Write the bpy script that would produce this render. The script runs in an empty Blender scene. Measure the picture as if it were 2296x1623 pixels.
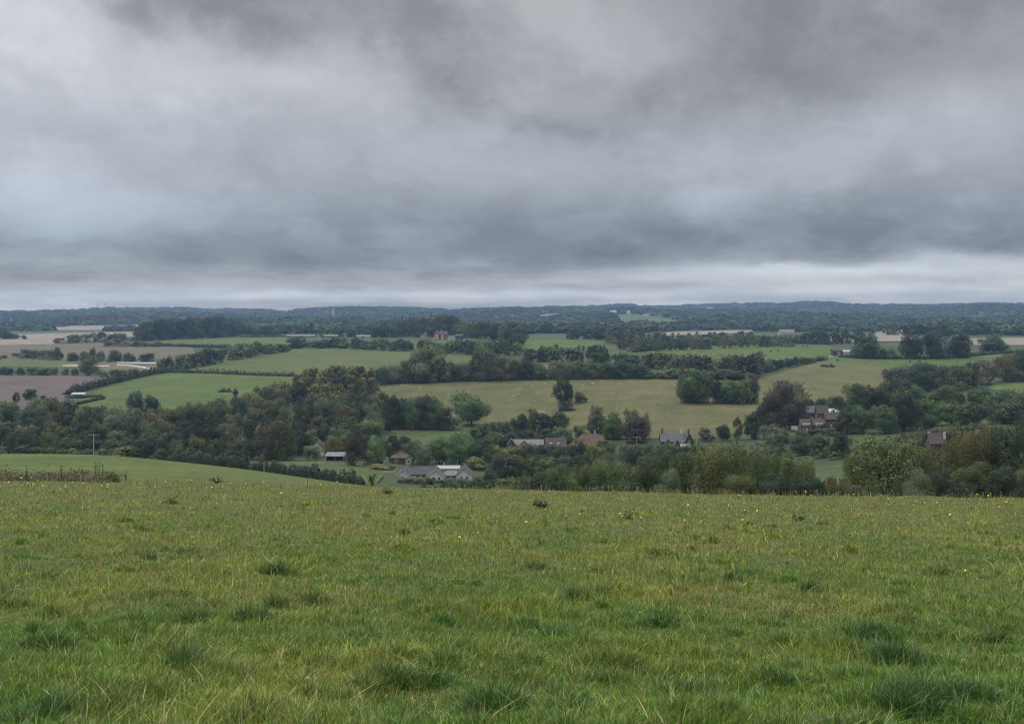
import bpy, bmesh, math, random
import numpy as np
from mathutils import Vector, Matrix
from mathutils.geometry import delaunay_2d_cdt

R = random.Random(7)
NR = np.random.default_rng(11)
SC = bpy.context.scene
COL = SC.collection
F, CX, YH, PW = 2462.0, 1148.0, 700.0, 2296.0     # lens in units of the photo's width 2296; eye level row

# ------------------------------------------------------------------ helpers
def link(o, parent=None):
    COL.objects.link(o)
    if parent is not None:
        o.parent = parent
    return o

def tag(o, label=None, cat=None, group=None, kind=None):
    if label: o['label'] = label
    if cat: o['category'] = cat
    if group: o['group'] = group
    if kind: o['kind'] = kind
    return o

def empty(name, loc, rz=0.0):
    o = bpy.data.objects.new(name, None)
    o.empty_display_size = 0.5
    o.location = loc
    o.rotation_euler = (0, 0, rz)
    return link(o)

def big_mesh(name, V, faces_idx, nper, mat, color=None):
    """V (n,3); faces_idx flat int array of polygons having nper corners each (int or array of sizes)."""
    me = bpy.data.meshes.new(name)
    V = np.ascontiguousarray(V, dtype=np.float32)
    me.vertices.add(len(V)); me.vertices.foreach_set('co', V.ravel())
    faces_idx = np.ascontiguousarray(faces_idx, dtype=np.int32).ravel()
    if np.isscalar(nper):
        nf = len(faces_idx) // nper
        starts = np.arange(nf, dtype=np.int32) * nper
    else:
        nper = np.asarray(nper); nf = len(nper)
        starts = np.concatenate([[0], np.cumsum(nper)[:-1]]).astype(np.int32)
    me.loops.add(len(faces_idx)); me.loops.foreach_set('vertex_index', faces_idx)
    me.polygons.add(nf); me.polygons.foreach_set('loop_start', starts)
    if color is not None:
        a = me.color_attributes.new('tone', 'FLOAT_COLOR', 'POINT')
        c = np.ones((len(V), 4), dtype=np.float32)
        color = np.asarray(color, dtype=np.float32)
        if color.ndim == 1:
            c[:, :3] = color[:, None]
        else:
            c[:, :3] = color
        a.data.foreach_set('color', c.ravel())
    me.update(calc_edges=True)
    if mat: me.materials.append(mat)
    return me

class MB:
    """collects boxes, prisms and tubes for ONE mesh"""
    def __init__(self): self.v, self.f = [], []
    def add(self, vs, fs):
        b = len(self.v); self.v += [tuple(x) for x in vs]; self.f += [tuple(i + b for i in q) for q in fs]; return self
    def box(self, x0, x1, y0, y1, z0, z1):
        return self.add([(x0,y0,z0),(x1,y0,z0),(x1,y1,z0),(x0,y1,z0),(x0,y0,z1),(x1,y0,z1),(x1,y1,z1),(x0,y1,z1)],
                        [(0,3,2,1),(4,5,6,7),(0,1,5,4),(1,2,6,5),(2,3,7,6),(3,0,4,7)])
    def tube(self, pts, rads, n=6):
        rings = []
        pts = [Vector(p) for p in pts]
        for i, p in enumerate(pts):
            d = (pts[min(i+1, len(pts)-1)] - pts[max(i-1, 0)]).normalized()
            u = d.orthogonal().normalized() if abs(d.z) > .99 else d.cross(Vector((0,0,1))).normalized()
            w = d.cross(u)
            rings.append([p + (u*math.cos(2*math.pi*k/n) + w*math.sin(2*math.pi*k/n))*rads[i] for k in range(n)])
        vs = [v for r in rings for v in r]; fs = []
        for i in range(len(rings)-1):
            for k in range(n):
                fs.append((i*n+k, i*n+(k+1) % n, (i+1)*n+(k+1) % n, (i+1)*n+k))
        fs.append(tuple(range(n-1, -1, -1))); fs.append(tuple(range((len(rings)-1)*n, len(rings)*n)))
        return self.add(vs, fs)
    def quadslab(self, a, b, c, d, t):
        a, b, c, d = map(Vector, (a, b, c, d))
        n = (b-a).cross(d-a).normalized()*t
        return self.add([a,b,c,d,a+n,b+n,c+n,d+n], [(0,3,2,1),(4,5,6,7),(0,1,5,4),(1,2,6,5),(2,3,7,6),(3,0,4,7)])
    def mesh(self, name, mat, M=None):
        me = bpy.data.meshes.new(name)
        vs = self.v if M is None else [tuple(M @ Vector(v)) for v in self.v]
        me.from_pydata(vs, [], self.f); me.update()
        if mat: me.materials.append(mat)
        return me
    def build(self, name, mat, parent=None, M=None):
        return link(bpy.data.objects.new(name, self.mesh(name, mat, M)), parent)

# ------------------------------------------------------------------ terrain
def pchip(xk, yk, x):
    xk, yk = np.asarray(xk, float), np.asarray(yk, float)
    h = np.diff(xk); s = np.diff(yk)/h
    m = np.zeros(len(xk))
    m[0], m[-1] = s[0], s[-1]
    for i in range(1, len(xk)-1):
        if s[i-1]*s[i] > 0:
            w1, w2 = 2*h[i]+h[i-1], h[i]+2*h[i-1]
            m[i] = (w1+w2)/(w1/s[i-1]+w2/s[i])
    x = np.clip(x, xk[0], xk[-1])
    k = np.clip(np.searchsorted(xk, x)-1, 0, len(xk)-2)
    t = (x-xk[k])/h[k]
    return ((2*t**3-3*t**2+1)*yk[k] + (t**3-2*t**2+t)*h[k]*m[k] + (-2*t**3+3*t**2)*yk[k+1] + (t**3-t**2)*h[k]*m[k+1])

D0, D1, D2, DEND = 44.0, 2200.0, 5500.0, 6600.0
COLS = {
 -1000: [(44,1066),(70,1086),(110,1086),(160,1060),(230,1030),(300,1012),(345,1026),(420,1032),(500,990),(600,915),(700,890),(850,850),(1000,828),(1200,800),(1450,775),(1700,760),(2200,745)],
 0: [(44,1079),(70,1098),(110,1098),(160,1075),(230,1040),(300,1018),(345,1030),(420,1032),(500,990),(600,915),(700,890),(850,850),(1000,828),(1200,800),(1450,775),(1700,760),(2200,745)],
 240: [(44,1081),(70,1100),(110,1101),(160,1080),(230,1044),(300,1022),(345,1032),(420,1033),(500,990),(600,917),(700,886),(850,847),(1000,822),(1200,796),(1450,773),(1700,759),(2200,745)],
 500: [(44,1084),(70,1105),(110,1108),(160,1090),(230,1062),(290,1047),(340,1048),(420,1038),(500,985),(600,920),(700,880),(850,842),(1000,812),(1200,785),(1450,768),(1700,756),(2200,745)],
 800: [(44,1091),(70,1118),(110,1125),(160,1112),(230,1096),(280,1089),(330,1074),(400,1043),(440,1030),(500,995),(600,935),(700,885),(850,838),(1000,806),(1200,782),(1450,763),(1700,752),(2200,744)],
 1150: [(44,1098),(70,1135),(110,1160),(200,1145),(300,1110),(400,1075),(450,1040),(500,1005),(560,965),(650,905),(750,853),(850,828),(1000,800),(1150,777),(1300,762),(1500,752),(2200,743)],
 1600: [(44,1108),(70,1145),(110,1168),(200,1150),(300,1100),(400,1050),(450,1010),(520,970),(600,920),(700,870),(750,852),(850,830),(950,806),(1150,778),(1300,765),(1500,755),(2200,742)],
 2000: [(44,1113),(70,1150),(110,1172),(180,1130),(250,1085),(330,1032),(400,1000),(480,965),(560,930),(680,892),(800,845),(950,803),(1150,778),(1300,768),(1600,754),(2200,742)],
 2296: [(44,1117),(70,1154),(110,1176),(180,1135),(250,1090),(330,1035),(420,985),(500,945),(600,900),(720,860),(850,825),(1000,798),(1200,778),(1400,766),(1700,752),(2200,738)],
 3300: [(44,1126),(70,1164),(110,1186),(180,1140),(250,1092),(330,1035),(420,985),(500,945),(600,900),(720,860),(850,825),(1000,798),(1200,778),(1400,766),(1700,752),(2200,738)],
}
CKEYS = np.array(sorted(COLS), float)
SKY = [(-1000,698),(0,695),(60,694),(150,692),(215,688),(250,687),(300,688),(420,687),(450,690),(500,690),(600,691),(640,696),(665,691),(710,688),(780,685),(900,687),(1000,690),(1100,688),(1170,685),(1260,683),(1350,683),(1375,679),(1410,678),(1432,683),(1500,683),(1590,679),(1700,677),(1775,678),(1800,673),(1860,674),(1890,679),(1980,680),(2100,680),(2200,677),(2296,678),(3300,680)]

def PYrow(px, d):
    """image row of the ground at column px, depth d (arrays)"""
    px = np.asarray(px, float); d = np.asarray(d, float)
    px, d = np.broadcast_arrays(px, d)
    L = np.log(d)
    vals = np.stack([pchip(np.log([p[0] for p in COLS[int(k)]]), [p[1] for p in COLS[int(k)]], L) for k in CKEYS])
    p = np.clip(px, CKEYS[0], CKEYS[-1])
    k = np.clip(np.searchsorted(CKEYS, p)-1, 0, len(CKEYS)-2)
    t = (p-CKEYS[k])/(CKEYS[k+1]-CKEYS[k])
    take = lambda i: np.take_along_axis(vals, np.clip(i, 0, len(CKEYS)-1)[None], 0)[0]
    kk = lambda i: CKEYS[np.clip(i, 0, len(CKEYS)-1)]
    y0, y1, y2, y3 = take(k-1), take(k), take(k+1), take(k+2)
    h = kk(k+1)-kk(k)
    m1 = np.where(k > 0, (y2-y0)/np.maximum(kk(k+1)-kk(k-1), 1), (y2-y1)/h)*h
    m2 = np.where(k < len(CKEYS)-2, (y3-y1)/np.maximum(kk(k+2)-kk(k), 1), (y2-y1)/h)*h
    py = (2*t**3-3*t**2+1)*y1 + (t**3-2*t**2+t)*m1 + (-2*t**3+3*t**2)*y2 + (t**3-t**2)*m2
    crest = np.interp(p, CKEYS, [COLS[int(c)][0][1] for c in CKEYS])
    s = (crest-YH)/F - 1.65/D0
    py = np.where(d < D0, YH + F*(1.65/d + s), py)
    sky = np.interp(p, [a for a, b in SKY], [b for a, b in SKY]) + 6.0
    q = np.clip((L-math.log(D1))/(math.log(D2)-math.log(D1)), 0, 1)
    b = np.interp(p, CKEYS, [COLS[int(c)][-1][1] for c in CKEYS])
    roll = 1.5*(4.2*np.sin(p/190.0+7.0*q) + 3.0*np.sin(p/83.0-13*q) + 1.6*np.sin(p/37.0+19*q))*np.sin(q*math.pi)
    far = b + (sky-b)*(q**0.85) + roll
    far = np.where(d > D2, sky + 12*(d-D2)/(DEND-D2), far)
    return np.where(d > D1, far, py)

_w = [(NR.uniform(0, 2*math.pi), 2*math.pi/NR.uniform(0.5, 3.5), NR.uniform(0, 6.28)) for _ in range(14)]
def bump(x, y):
    z = 0
    for a, k, ph in _w:
        z = z + np.sin((x*math.cos(a)+y*math.sin(a))*k + ph)*(0.9/k)
    return z*0.045

def gz(px, d):
    px = np.asarray(px, float); d = np.asarray(d, float)
    z = (YH-PYrow(px, d))/F*d
    x = (px-CX)/F*d
    return z + bump(x, d)*np.clip((60-d)/20, 0, 1)

def gpt(px, d, dz=0.0):
    return Vector(((px-CX)/F*d, d, float(gz(px, d))+dz))

_DG = np.exp(np.linspace(math.log(120), math.log(5600), 900))
_cache = {}
def depth(px, py, dmin=330.0, dmax=5600.0):
    """first depth beyond dmin where the ground shows at row py in column px"""
    key = int(round(px/4.0))
    if key not in _cache:
        _cache[key] = PYrow(np.full_like(_DG, key*4.0), _DG)
    rows = _cache[key]
    m = (_DG >= dmin) & (_DG <= dmax)
    g, r = _DG[m], rows[m]
    below = np.where(r <= py)[0]
    if len(below) == 0: return float(g[-1])
    i = below[0]
    if i == 0: return float(g[0])
    t = (r[i-1]-py)/max(r[i-1]-r[i], 1e-6)
    return float(g[i-1]+(g[i]-g[i-1])*t)

# ------------------------------------------------------------------ materials
def new_mat(name):
    m = bpy.data.materials.new(name); m.use_nodes = True
    nt = m.node_tree
    b = nt.nodes['Principled BSDF']
    b.inputs['Roughness'].default_value = 0.9
    b.inputs['Specular IOR Level'].default_value = 0.15
    return m, nt, b

def nmath(nt, op, a, b=None, c=None, clamp=False):
    n = nt.nodes.new('ShaderNodeMath'); n.operation = op; n.use_clamp = clamp
    for i, v in enumerate((a, b, c)):
        if v is None: continue
        if isinstance(v, (int, float)): n.inputs[i].default_value = v
        else: nt.links.new(v, n.inputs[i])
    return n.outputs[0]

def noise(nt, vec, scale, detail=4.0, rough=0.55):
    n = nt.nodes.new('ShaderNodeTexNoise')
    n.inputs['Scale'].default_value = scale; n.inputs['Detail'].default_value = detail; n.inputs['Roughness'].default_value = rough
    if vec is not None: nt.links.new(vec, n.inputs['Vector'])
    return n.outputs['Fac']

def ramp(nt, fac, stops):
    r = nt.nodes.new('ShaderNodeValToRGB')
    e = r.color_ramp.elements
    while len(e) < len(stops): e.new(0.5)
    for k, (p, c) in enumerate(stops):
        e[k].position = p; e[k].color = (*c, 1)
    nt.links.new(fac, r.inputs[0])
    return r.outputs[0]

def mixc(nt, fac, a, b, mode='MIX'):
    n = nt.nodes.new('ShaderNodeMix'); n.data_type = 'RGBA'; n.blend_type = mode
    for s, v in ((0, fac), (6, a), (7, b)):
        if isinstance(v, (int, float)): n.inputs[s].default_value = v
        elif isinstance(v, tuple): n.inputs[s].default_value = (*v, 1)
        else: nt.links.new(v, n.inputs[s])
    return n.outputs[2]

def posn(nt):
    return nt.nodes.new('ShaderNodeNewGeometry').outputs['Position']

def scaled(nt, vec, s, rz=0.0):
    m = nt.nodes.new('ShaderNodeMapping'); m.inputs['Scale'].default_value = s; m.inputs['Rotation'].default_value = (0, 0, rz)
    nt.links.new(vec, m.inputs['Vector']); return m.outputs[0]

def plain(name, col, rough=0.8, var=0.25, scale=0.8, spec=0.2):
    m, nt, b = new_mat(name)
    f = noise(nt, posn(nt), scale, 5)
    lo = tuple(c*(1-var) for c in col); hi = tuple(c*(1+var) for c in col)
    nt.links.new(ramp(nt, f, [(0.3, lo), (0.7, hi)]), b.inputs['Base Color'])
    b.inputs['Roughness'].default_value = rough; b.inputs['Specular IOR Level'].default_value = spec
    return m

def field_mat(name, c1, c2, c3=None, streak=0.0, rz=0.0, big=0.012):
    m, nt, b = new_mat(name)
    p = posn(nt)
    f = noise(nt, p, big, 4, 0.6)
    col = ramp(nt, f, [(0.35, c1), (0.65, c2)])
    g = noise(nt, scaled(nt, p, (0.16, 0.5, 0.16)), 1.0, 5, 0.65)
    col = mixc(nt, nmath(nt, 'MULTIPLY_ADD', g, 0.9, -0.1, clamp=True), col, c3 or c2)
    if streak > 0:
        w = nt.nodes.new('ShaderNodeTexWave'); w.wave_type = 'BANDS'; w.bands_direction = 'X'
        w.inputs['Scale'].default_value = 0.035; w.inputs['Distortion'].default_value = 1.2; w.inputs['Detail'].default_value = 3
        nt.links.new(scaled(nt, p, (1, 1, 1), rz), w.inputs['Vector'])
        col = mixc(nt, nmath(nt, 'MULTIPLY', w.outputs['Fac'], streak), col, tuple(x*0.6 for x in c1))
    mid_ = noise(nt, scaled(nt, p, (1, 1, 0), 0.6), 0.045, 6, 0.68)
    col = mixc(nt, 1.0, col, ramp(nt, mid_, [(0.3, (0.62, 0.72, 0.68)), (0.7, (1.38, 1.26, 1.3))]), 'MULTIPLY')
    fine = noise(nt, p, 0.6, 3)
    col = mixc(nt, 1.0, col, ramp(nt, fine, [(0.25, (0.6, 0.62, 0.6)), (0.75, (1.35, 1.33, 1.3))]), 'MULTIPLY')
    nt.links.new(col, b.inputs['Base Color'])
    bp = nt.nodes.new('ShaderNodeBump'); bp.inputs['Strength'].default_value = 0.5; bp.inputs['Distance'].default_value = 0.4
    nt.links.new(noise(nt, p, 0.9, 4), bp.inputs['Height']); nt.links.new(bp.outputs[0], b.inputs['Normal'])
    return m

def foliage_mat():
    m, nt, b = new_mat('leaves')
    oi = nt.nodes.new('ShaderNodeObjectInfo')
    at = nt.nodes.new('ShaderNodeAttribute'); at.attribute_name = 'tone'
    c = mixc(nt, 1.0, oi.outputs['Color'], at.outputs['Color'], 'MULTIPLY')
    hs = nt.nodes.new('ShaderNodeHueSaturation')
    nt.links.new(nmath(nt, 'MULTIPLY_ADD', oi.outputs['Random'], 0.03, 0.485), hs.inputs['Hue'])
    nt.links.new(nmath(nt, 'MULTIPLY_ADD', oi.outputs['Random'], 0.3, 0.85), hs.inputs['Value'])
    nt.links.new(c, hs.inputs['Color'])
    nt.links.new(hs.outputs[0], b.inputs['Base Color'])
    b.inputs['Roughness'].default_value = 0.75
    return m
LEAF = foliage_mat()
BARK = plain('bark', (0.05, 0.045, 0.04), 0.95, 0.4, 3.0)
# ------------------------------------------------------------------ ground sheet
def ground_mat():
    m, nt, b = new_mat('ground_turf')
    p = posn(nt)
    f = noise(nt, p, 0.01, 5)
    far = ramp(nt, f, [(0.35, (0.022, 0.034, 0.013)), (0.65, (0.042, 0.054, 0.020))])
    near = ramp(nt, noise(nt, p, 2.2, 5), [(0.3, (0.036, 0.046, 0.012)), (0.7, (0.066, 0.074, 0.020))])
    sep = nt.nodes.new('ShaderNodeSeparateXYZ'); nt.links.new(p, sep.inputs[0])
    k = nmath(nt, 'MULTIPLY_ADD', sep.outputs['Y'], 1/25, -70/25, clamp=True)
    nt.links.new(mixc(nt, k, near, far), b.inputs['Base Color'])
    return m

pxs = np.arange(-1000, 3301, 12.0)
ds = np.exp(np.concatenate([np.linspace(math.log(0.8), math.log(70), 330), np.linspace(math.log(70), math.log(DEND), 331)[1:]]))
PXg, Dg = np.meshgrid(pxs, ds)
Zg = gz(PXg, Dg)
V = np.stack([(PXg-CX)/F*Dg, Dg, Zg], -1).reshape(-1, 3)
nr, nc = PXg.shape
ii = (np.arange(nr-1)[:, None]*nc + np.arange(nc-1)[None]).ravel()
quads = np.stack([ii, ii+1, ii+nc+1, ii+nc], -1)
gme = big_mesh('ground', V, quads, 4, ground_mat())
gme.polygons.foreach_set('use_smooth', np.ones(len(gme.polygons), dtype=bool))
GROUND = tag(link(bpy.data.objects.new('ground', gme)), 'rolling downland ground under the meadow, valley and wooded hills', None, None, 'structure')

# ------------------------------------------------------------------ fields as sheets on the ground
def field(name, label, pts, mat, dmin=330.0, off=0.25, dmax=5600.0, stepx=14.0, stepl=0.022):
    """pts: outline in photo units (px,py) or (px,py,d)"""
    poly = []
    n = len(pts)
    def hit(p): return p[2] if len(p) > 2 else depth(p[0], p[1], dmin, dmax)
    for i in range(n):
        a, b = pts[i], pts[(i+1) % n]
        m = max(1, int(abs(b[0]-a[0])/25)+1)
        for k in range(m):
            t = k/m
            if len(a) > 2 and len(b) > 2:
                px = a[0]+(b[0]-a[0])*t; d = math.exp(math.log(a[2])+(math.log(b[2])-math.log(a[2]))*t)
            else:
                px, py = a[0]+(b[0]-a[0])*t, a[1]+(b[1]-a[1])*t
                d = hit((px, py)) if k else hit(a)
            poly.append((px, math.log(d)))
    K = 600.0
    P2 = [Vector((p, l*K)) for p, l in poly]
    x0, x1 = min(p for p, l in poly), max(p for p, l in poly); l0, l1 = min(l for p, l in poly), max(l for p, l in poly)
    inner = []
    xs = np.arange(x0+stepx/2, x1, stepx); ls = np.arange(l0+stepl/2, l1, stepl)
    for x in xs:
        for l in ls: inner.append(Vector((x, l*K)))
    edges = [(i, (i+1) % len(P2)) for i in range(len(P2))]
    vs, es, fs, _, _, _ = delaunay_2d_cdt(P2+inner, edges, [], 1, 1e-4)
    px = np.array([v.x for v in vs]); d = np.exp(np.array([v.y for v in vs])/K)
    Vv = np.stack([(px-CX)/F*d, d, gz(px, d)+off], -1)
    me = bpy.data.meshes.new(name)
    me.from_pydata([tuple(v) for v in Vv], [], [tuple(f) for f in fs]); me.update()
    if len(me.polygons) and sum(p.normal.z for p in me.polygons) < 0: me.flip_normals()
    me.polygons.foreach_set('use_smooth', np.ones(len(me.polygons), dtype=bool))
    me.materials.append(mat)
    return tag(link(bpy.data.objects.new(name, me)), label, None, None, 'structure')

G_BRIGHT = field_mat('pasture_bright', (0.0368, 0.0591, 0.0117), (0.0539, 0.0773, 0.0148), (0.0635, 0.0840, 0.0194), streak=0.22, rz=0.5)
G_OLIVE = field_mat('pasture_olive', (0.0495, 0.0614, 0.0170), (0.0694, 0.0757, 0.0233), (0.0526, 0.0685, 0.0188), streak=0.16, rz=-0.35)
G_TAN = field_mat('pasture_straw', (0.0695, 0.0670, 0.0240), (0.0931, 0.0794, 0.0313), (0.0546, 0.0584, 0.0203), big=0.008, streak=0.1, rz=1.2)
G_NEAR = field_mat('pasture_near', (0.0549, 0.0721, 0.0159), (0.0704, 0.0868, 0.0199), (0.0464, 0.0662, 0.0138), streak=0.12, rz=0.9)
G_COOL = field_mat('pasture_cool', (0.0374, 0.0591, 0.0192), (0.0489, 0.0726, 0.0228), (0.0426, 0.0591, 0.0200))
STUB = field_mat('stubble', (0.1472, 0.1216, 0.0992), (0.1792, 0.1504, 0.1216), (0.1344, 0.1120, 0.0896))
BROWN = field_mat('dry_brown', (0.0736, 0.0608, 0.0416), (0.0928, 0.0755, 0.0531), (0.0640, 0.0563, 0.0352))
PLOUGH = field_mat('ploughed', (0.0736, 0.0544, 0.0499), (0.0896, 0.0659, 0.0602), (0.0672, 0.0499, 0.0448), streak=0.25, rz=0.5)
CHALK = plain('chalk_track', (0.3072, 0.2880, 0.2560), 0.9, 0.2, 0.3)
DIRT = field_mat('worn_path', (0.0480, 0.0480, 0.0243), (0.0576, 0.0544, 0.0269))

field('near_pasture', 'green pasture sloping down behind the meadow on the left', [(-900,1000,160),(-900,1000,318),(0,0,318),(240,0,316),(400,0,308),(500,0,302),(600,0,296),(700,0,292),(820,0,288),(830,0,150),(400,0,130),(0,0,130)], G_NEAR, off=0.12)
field('paddock', 'green paddock below the clipped hedge with an open barn', [(556,0,318),(600,0,420),(700,0,425),(760,0,430),(830,0,430),(850,0,420),(862,0,360),(840,0,300),(700,0,306)], G_COOL, off=0.12)
field('left_green_field', 'bright green field above the valley wood', [(168,908),(215,877),(300,853),(390,837),(470,838),(590,843),(690,842),(700,850),(640,890),(560,915),(470,935),(330,930),(240,930)], G_BRIGHT, 450)
field('upper_olive_field', 'large olive green field below the hilltop houses', [(395,836),(470,815),(560,800),(620,788),(680,780),(760,781),(880,786),(1000,791),(1072,798),(1060,812),(960,822),(870,842),(800,840),(690,843),(590,841),(470,836)], G_OLIVE, 600)
field('sheep_field', 'straw coloured sheep field behind the village', [(835,868),(880,860),(1000,857),(1250,851),(1500,849),(1620,850),(1720,855),(1760,890),(1700,960),(1600,985),(1450,985),(1300,985),(1180,975),(1080,962),(960,975),(880,970),(860,920)], G_TAN, 420)
field('right_straw_field', 'straw coloured field beside the dark woods', [(1700,850),(1780,828),(1858,806),(1900,818),(2060,824),(2040,850),(1960,870),(1880,905),(1780,900),(1700,885)], G_TAN, 500)
field('right_cattle_field', 'green cattle pasture above the straw field', [(1855,806),(1880,796),(1960,797),(2060,800),(2150,797),(2220,792),(2270,795),(2262,806),(2150,822),(2060,825),(1960,822),(1900,820)], G_BRIGHT, 500)
field('upper_right_field', 'green hillside pasture below the young plantation', [(1435,792),(1520,780),(1620,772),(1760,772),(1866,777),(1866,800),(1800,806),(1700,812),(1610,805),(1500,797)], G_BRIGHT, 600)
field('middle_strip_field', 'narrow green field between two tree belts', [(1165,762),(1250,761),(1330,764),(1375,766),(1330,776),(1270,780),(1220,788),(1160,795)], G_BRIGHT, 700)
field('gap_field', 'olive field glimpsed through the tree belt', [(1130,812),(1200,808),(1262,808),(1262,830),(1130,830)], G_OLIVE, 600)
field('hilltop_green_strip', 'green strip of field below the hilltop clump', [(330,776),(360,764),(450,757),(560,754),(650,755),(650,772),(560,778),(440,777)], G_BRIGHT, 800)
field('lawn', 'pale lawn in front of the hilltop houses', [(979,771),(985,760),(1040,759),(1090,760),(1088,766),(1040,770)], G_COOL, 800)
field('left_stubble_field', 'pale stubble field on the far left rise', [(-500,752),(0,750),(60,749),(230,745),(330,744),(310,752),(240,763),(130,771),(0,775),(-500,778)], STUB, 900)
field('left_brown_field', 'brown dry field below the stubble', [(-500,780),(0,776),(130,771),(240,770),(430,776),(440,795),(350,806),(180,806),(50,800),(-500,800)], BROWN, 800)
field('left_olive_field', 'small olive field with a chalk track beside it', [(-400,800),(60,799),(180,806),(260,812),(240,824),(180,826),(60,822),(-400,826)], G_OLIVE, 800)
field('track_field', 'tan field crossed by chalk tracks', [(215,815),(260,812),(352,812),(352,832),(300,836),(223,832)], BROWN, 800, off=0.3)
field('chalk_track', 'white chalk track across the tan field', [(262,813.2),(350,814),(350,816.5),(262,815)], CHALK, 800, off=0.6)
field('chalk_track', 'white chalk track curving down to the trees', [(262,818.5),(290,819.5),(325,824),(338,829),(330,829.5),(318,825.5),(288,821.5),(262,820.5)], CHALK, 800, off=0.6)
field('chalk_track', 'white chalk track at the edge of the small olive field', [(140,820),(175,819.5),(245,821),(245,823),(175,822),(140,822)], CHALK, 800, off=0.6)
field('ploughed_field', 'bare purple brown ploughed field', [(-500,842),(0,840),(120,840),(245,842),(230,858),(160,885),(140,915),(60,920),(-500,905)], PLOUGH, 500)
field('garden_meadow', 'shaded green meadow strip behind the village trees', [(860,990),(900,965),(1000,955),(1100,957),(1120,970),(1050,990),(960,1000)], G_COOL, 420)
field('valley_paddock', 'green paddock seen between the willows', [(1790,0,255),(1990,0,252),(2010,0,300),(1985,0,335),(1900,0,338),(1815,0,335)], G_COOL, off=0.15)
field('right_meadow_strip', 'olive meadow strip in front of the dark woods', [(2040,962),(2100,945),(2200,937),(2330,934),(2600,934),(2600,955),(2330,952),(2150,962)], G_OLIVE, 380)
field('right_edge_field', 'green field behind the woods at the right edge', [(2215,872),(2240,852),(2300,842),(2600,842),(2600,880),(2300,885)], G_BRIGHT, 500)
# far fields
for nm, lab, pts, mt in [
 ('far_stubble', 'pale stubble strip under the far left hills', [(108,735),(160,731),(315,729),(470,733),(470,737),(315,738),(200,741),(120,741)], STUB),
 ('far_stubble', 'pale stubble patch high on the wooded ridge', [(1187,709),(1215,705),(1261,704),(1258,711),(1215,712)], STUB),
 ('far_pasture', 'green pasture climbing the far wooded ridge', [(1367,716),(1380,706),(1440,705),(1500,716),(1543,720),(1543,730),(1470,730),(1440,724),(1390,726)], G_COOL),
 ('far_stubble', 'pinkish stubble field beside the young plantation', [(1459,752),(1500,745),(1600,742),(1685,741),(1690,746),(1600,750),(1500,755)], STUB),
 ('far_stubble', 'pinkish stubble field rising behind the right oaks', [(1822,766),(1826,757),(1900,754),(1960,752),(1968,744),(2010,741),(2050,740),(2060,765),(1950,768)], STUB),
 ('far_stubble', 'small pale stubble strip by the grey farmhouse', [(1720,768),(1725,763),(1770,762),(1775,768)], STUB),
 ('far_stubble', 'tan stubble field behind the right hand oak', [(2160,775),(2165,760),(2330,758),(2600,758),(2600,776)], STUB)]:
    field(nm, lab, pts, mt, 900 if pts[0][1] > 738 else 2300, off=0.8, stepx=10, stepl=0.02)
FAR_CLEAR = [[(104,736),(160,730),(315,728),(474,732),(474,739),(315,741),(200,744),(110,744)], [(1185,709),(1215,703.5),(1263,703),(1262,713),(1215,715)], [(1364,718),(1380,704.5),(1440,703.5),(1500,714),(1546,718),(1546,733),(1470,733),(1440,727),(1390,729)],
 [(1455,757),(1500,744),(1600,741),(1690,740),(1690,748),(1600,754),(1500,758)], [(1815,770),(1826,756),(1900,753),(1960,751),(1968,743),(2010,740),(2052,739),(2066,770)], [(1716,771),(1725,762),(1778,761),(1778,771)], [(2155,778),(2165,758),(2400,756),(2800,756),(2800,780)],
 [(-600,750),(60,747),(330,743),(345,752),(240,765),(-600,780)]]
# tractor path across the sheep field
field('footpath', 'faint trodden path across the sheep field', [(1379,853),(1382,853),(1384,885),(1376,918),(1372,930),(1370,930),(1373,916),(1381,885)], DIRT, 420, off=0.4, stepx=4)
V_GROUND_X = (PXg-CX)/F*Dg
DENOISE = True
HAZE, EXPOSURE = 6.2e-5, 0.0
# ------------------------------------------------------------------ leaves, crowns, trunks
def leaf_quads(C, N, S, rng, aspect=1.5):
    n = len(C)
    N = N/np.maximum(np.linalg.norm(N, axis=1, keepdims=True), 1e-6)
    a = rng.normal(size=(n, 3)); U = np.cross(N, a); U /= np.maximum(np.linalg.norm(U, axis=1, keepdims=True), 1e-6)
    W = np.cross(N, U)
    s = S[:, None]
    U = U*s*aspect*0.5; W = W*s*0.5
    k = rng.uniform(-0.3, 0.3, (n, 1))
    V = np.stack([C-U, C-W+U*k, C+U, C+W-U*k], 1).reshape(-1, 3)
    return V, np.arange(4*n)

def env(kind, z):
    z = np.clip(z, 0, 1)
    if kind == 'round': return 0.5*np.sqrt(np.clip(1-((z-0.5)/0.52)**2, 0, 1))**0.8
    if kind == 'bush': return 0.5*np.sqrt(np.clip(1-z**2.4, 0, 1))
    if kind == 'cone': return 0.5*np.clip(1.02-z, 0, 1)**0.85+0.02
    if kind == 'column': return 0.5*np.clip(np.sin(np.pi*(z*0.85+0.12)), 0, 1)**0.6
    if kind == 'forked': return 0.5*np.sqrt(np.clip(1-((z-0.66)/0.37)**2, 0, 1))**.7
    if kind == 'lone': return 0.5*np.sqrt(np.clip(1-((z-0.58)/0.45)**2, 0, 1))
    if kind == 'willow': return 0.5*np.sqrt(np.clip(1-((z-0.5)/0.53)**2, 0, 1))**0.6
    return 0.5*np.ones_like(z)

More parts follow.
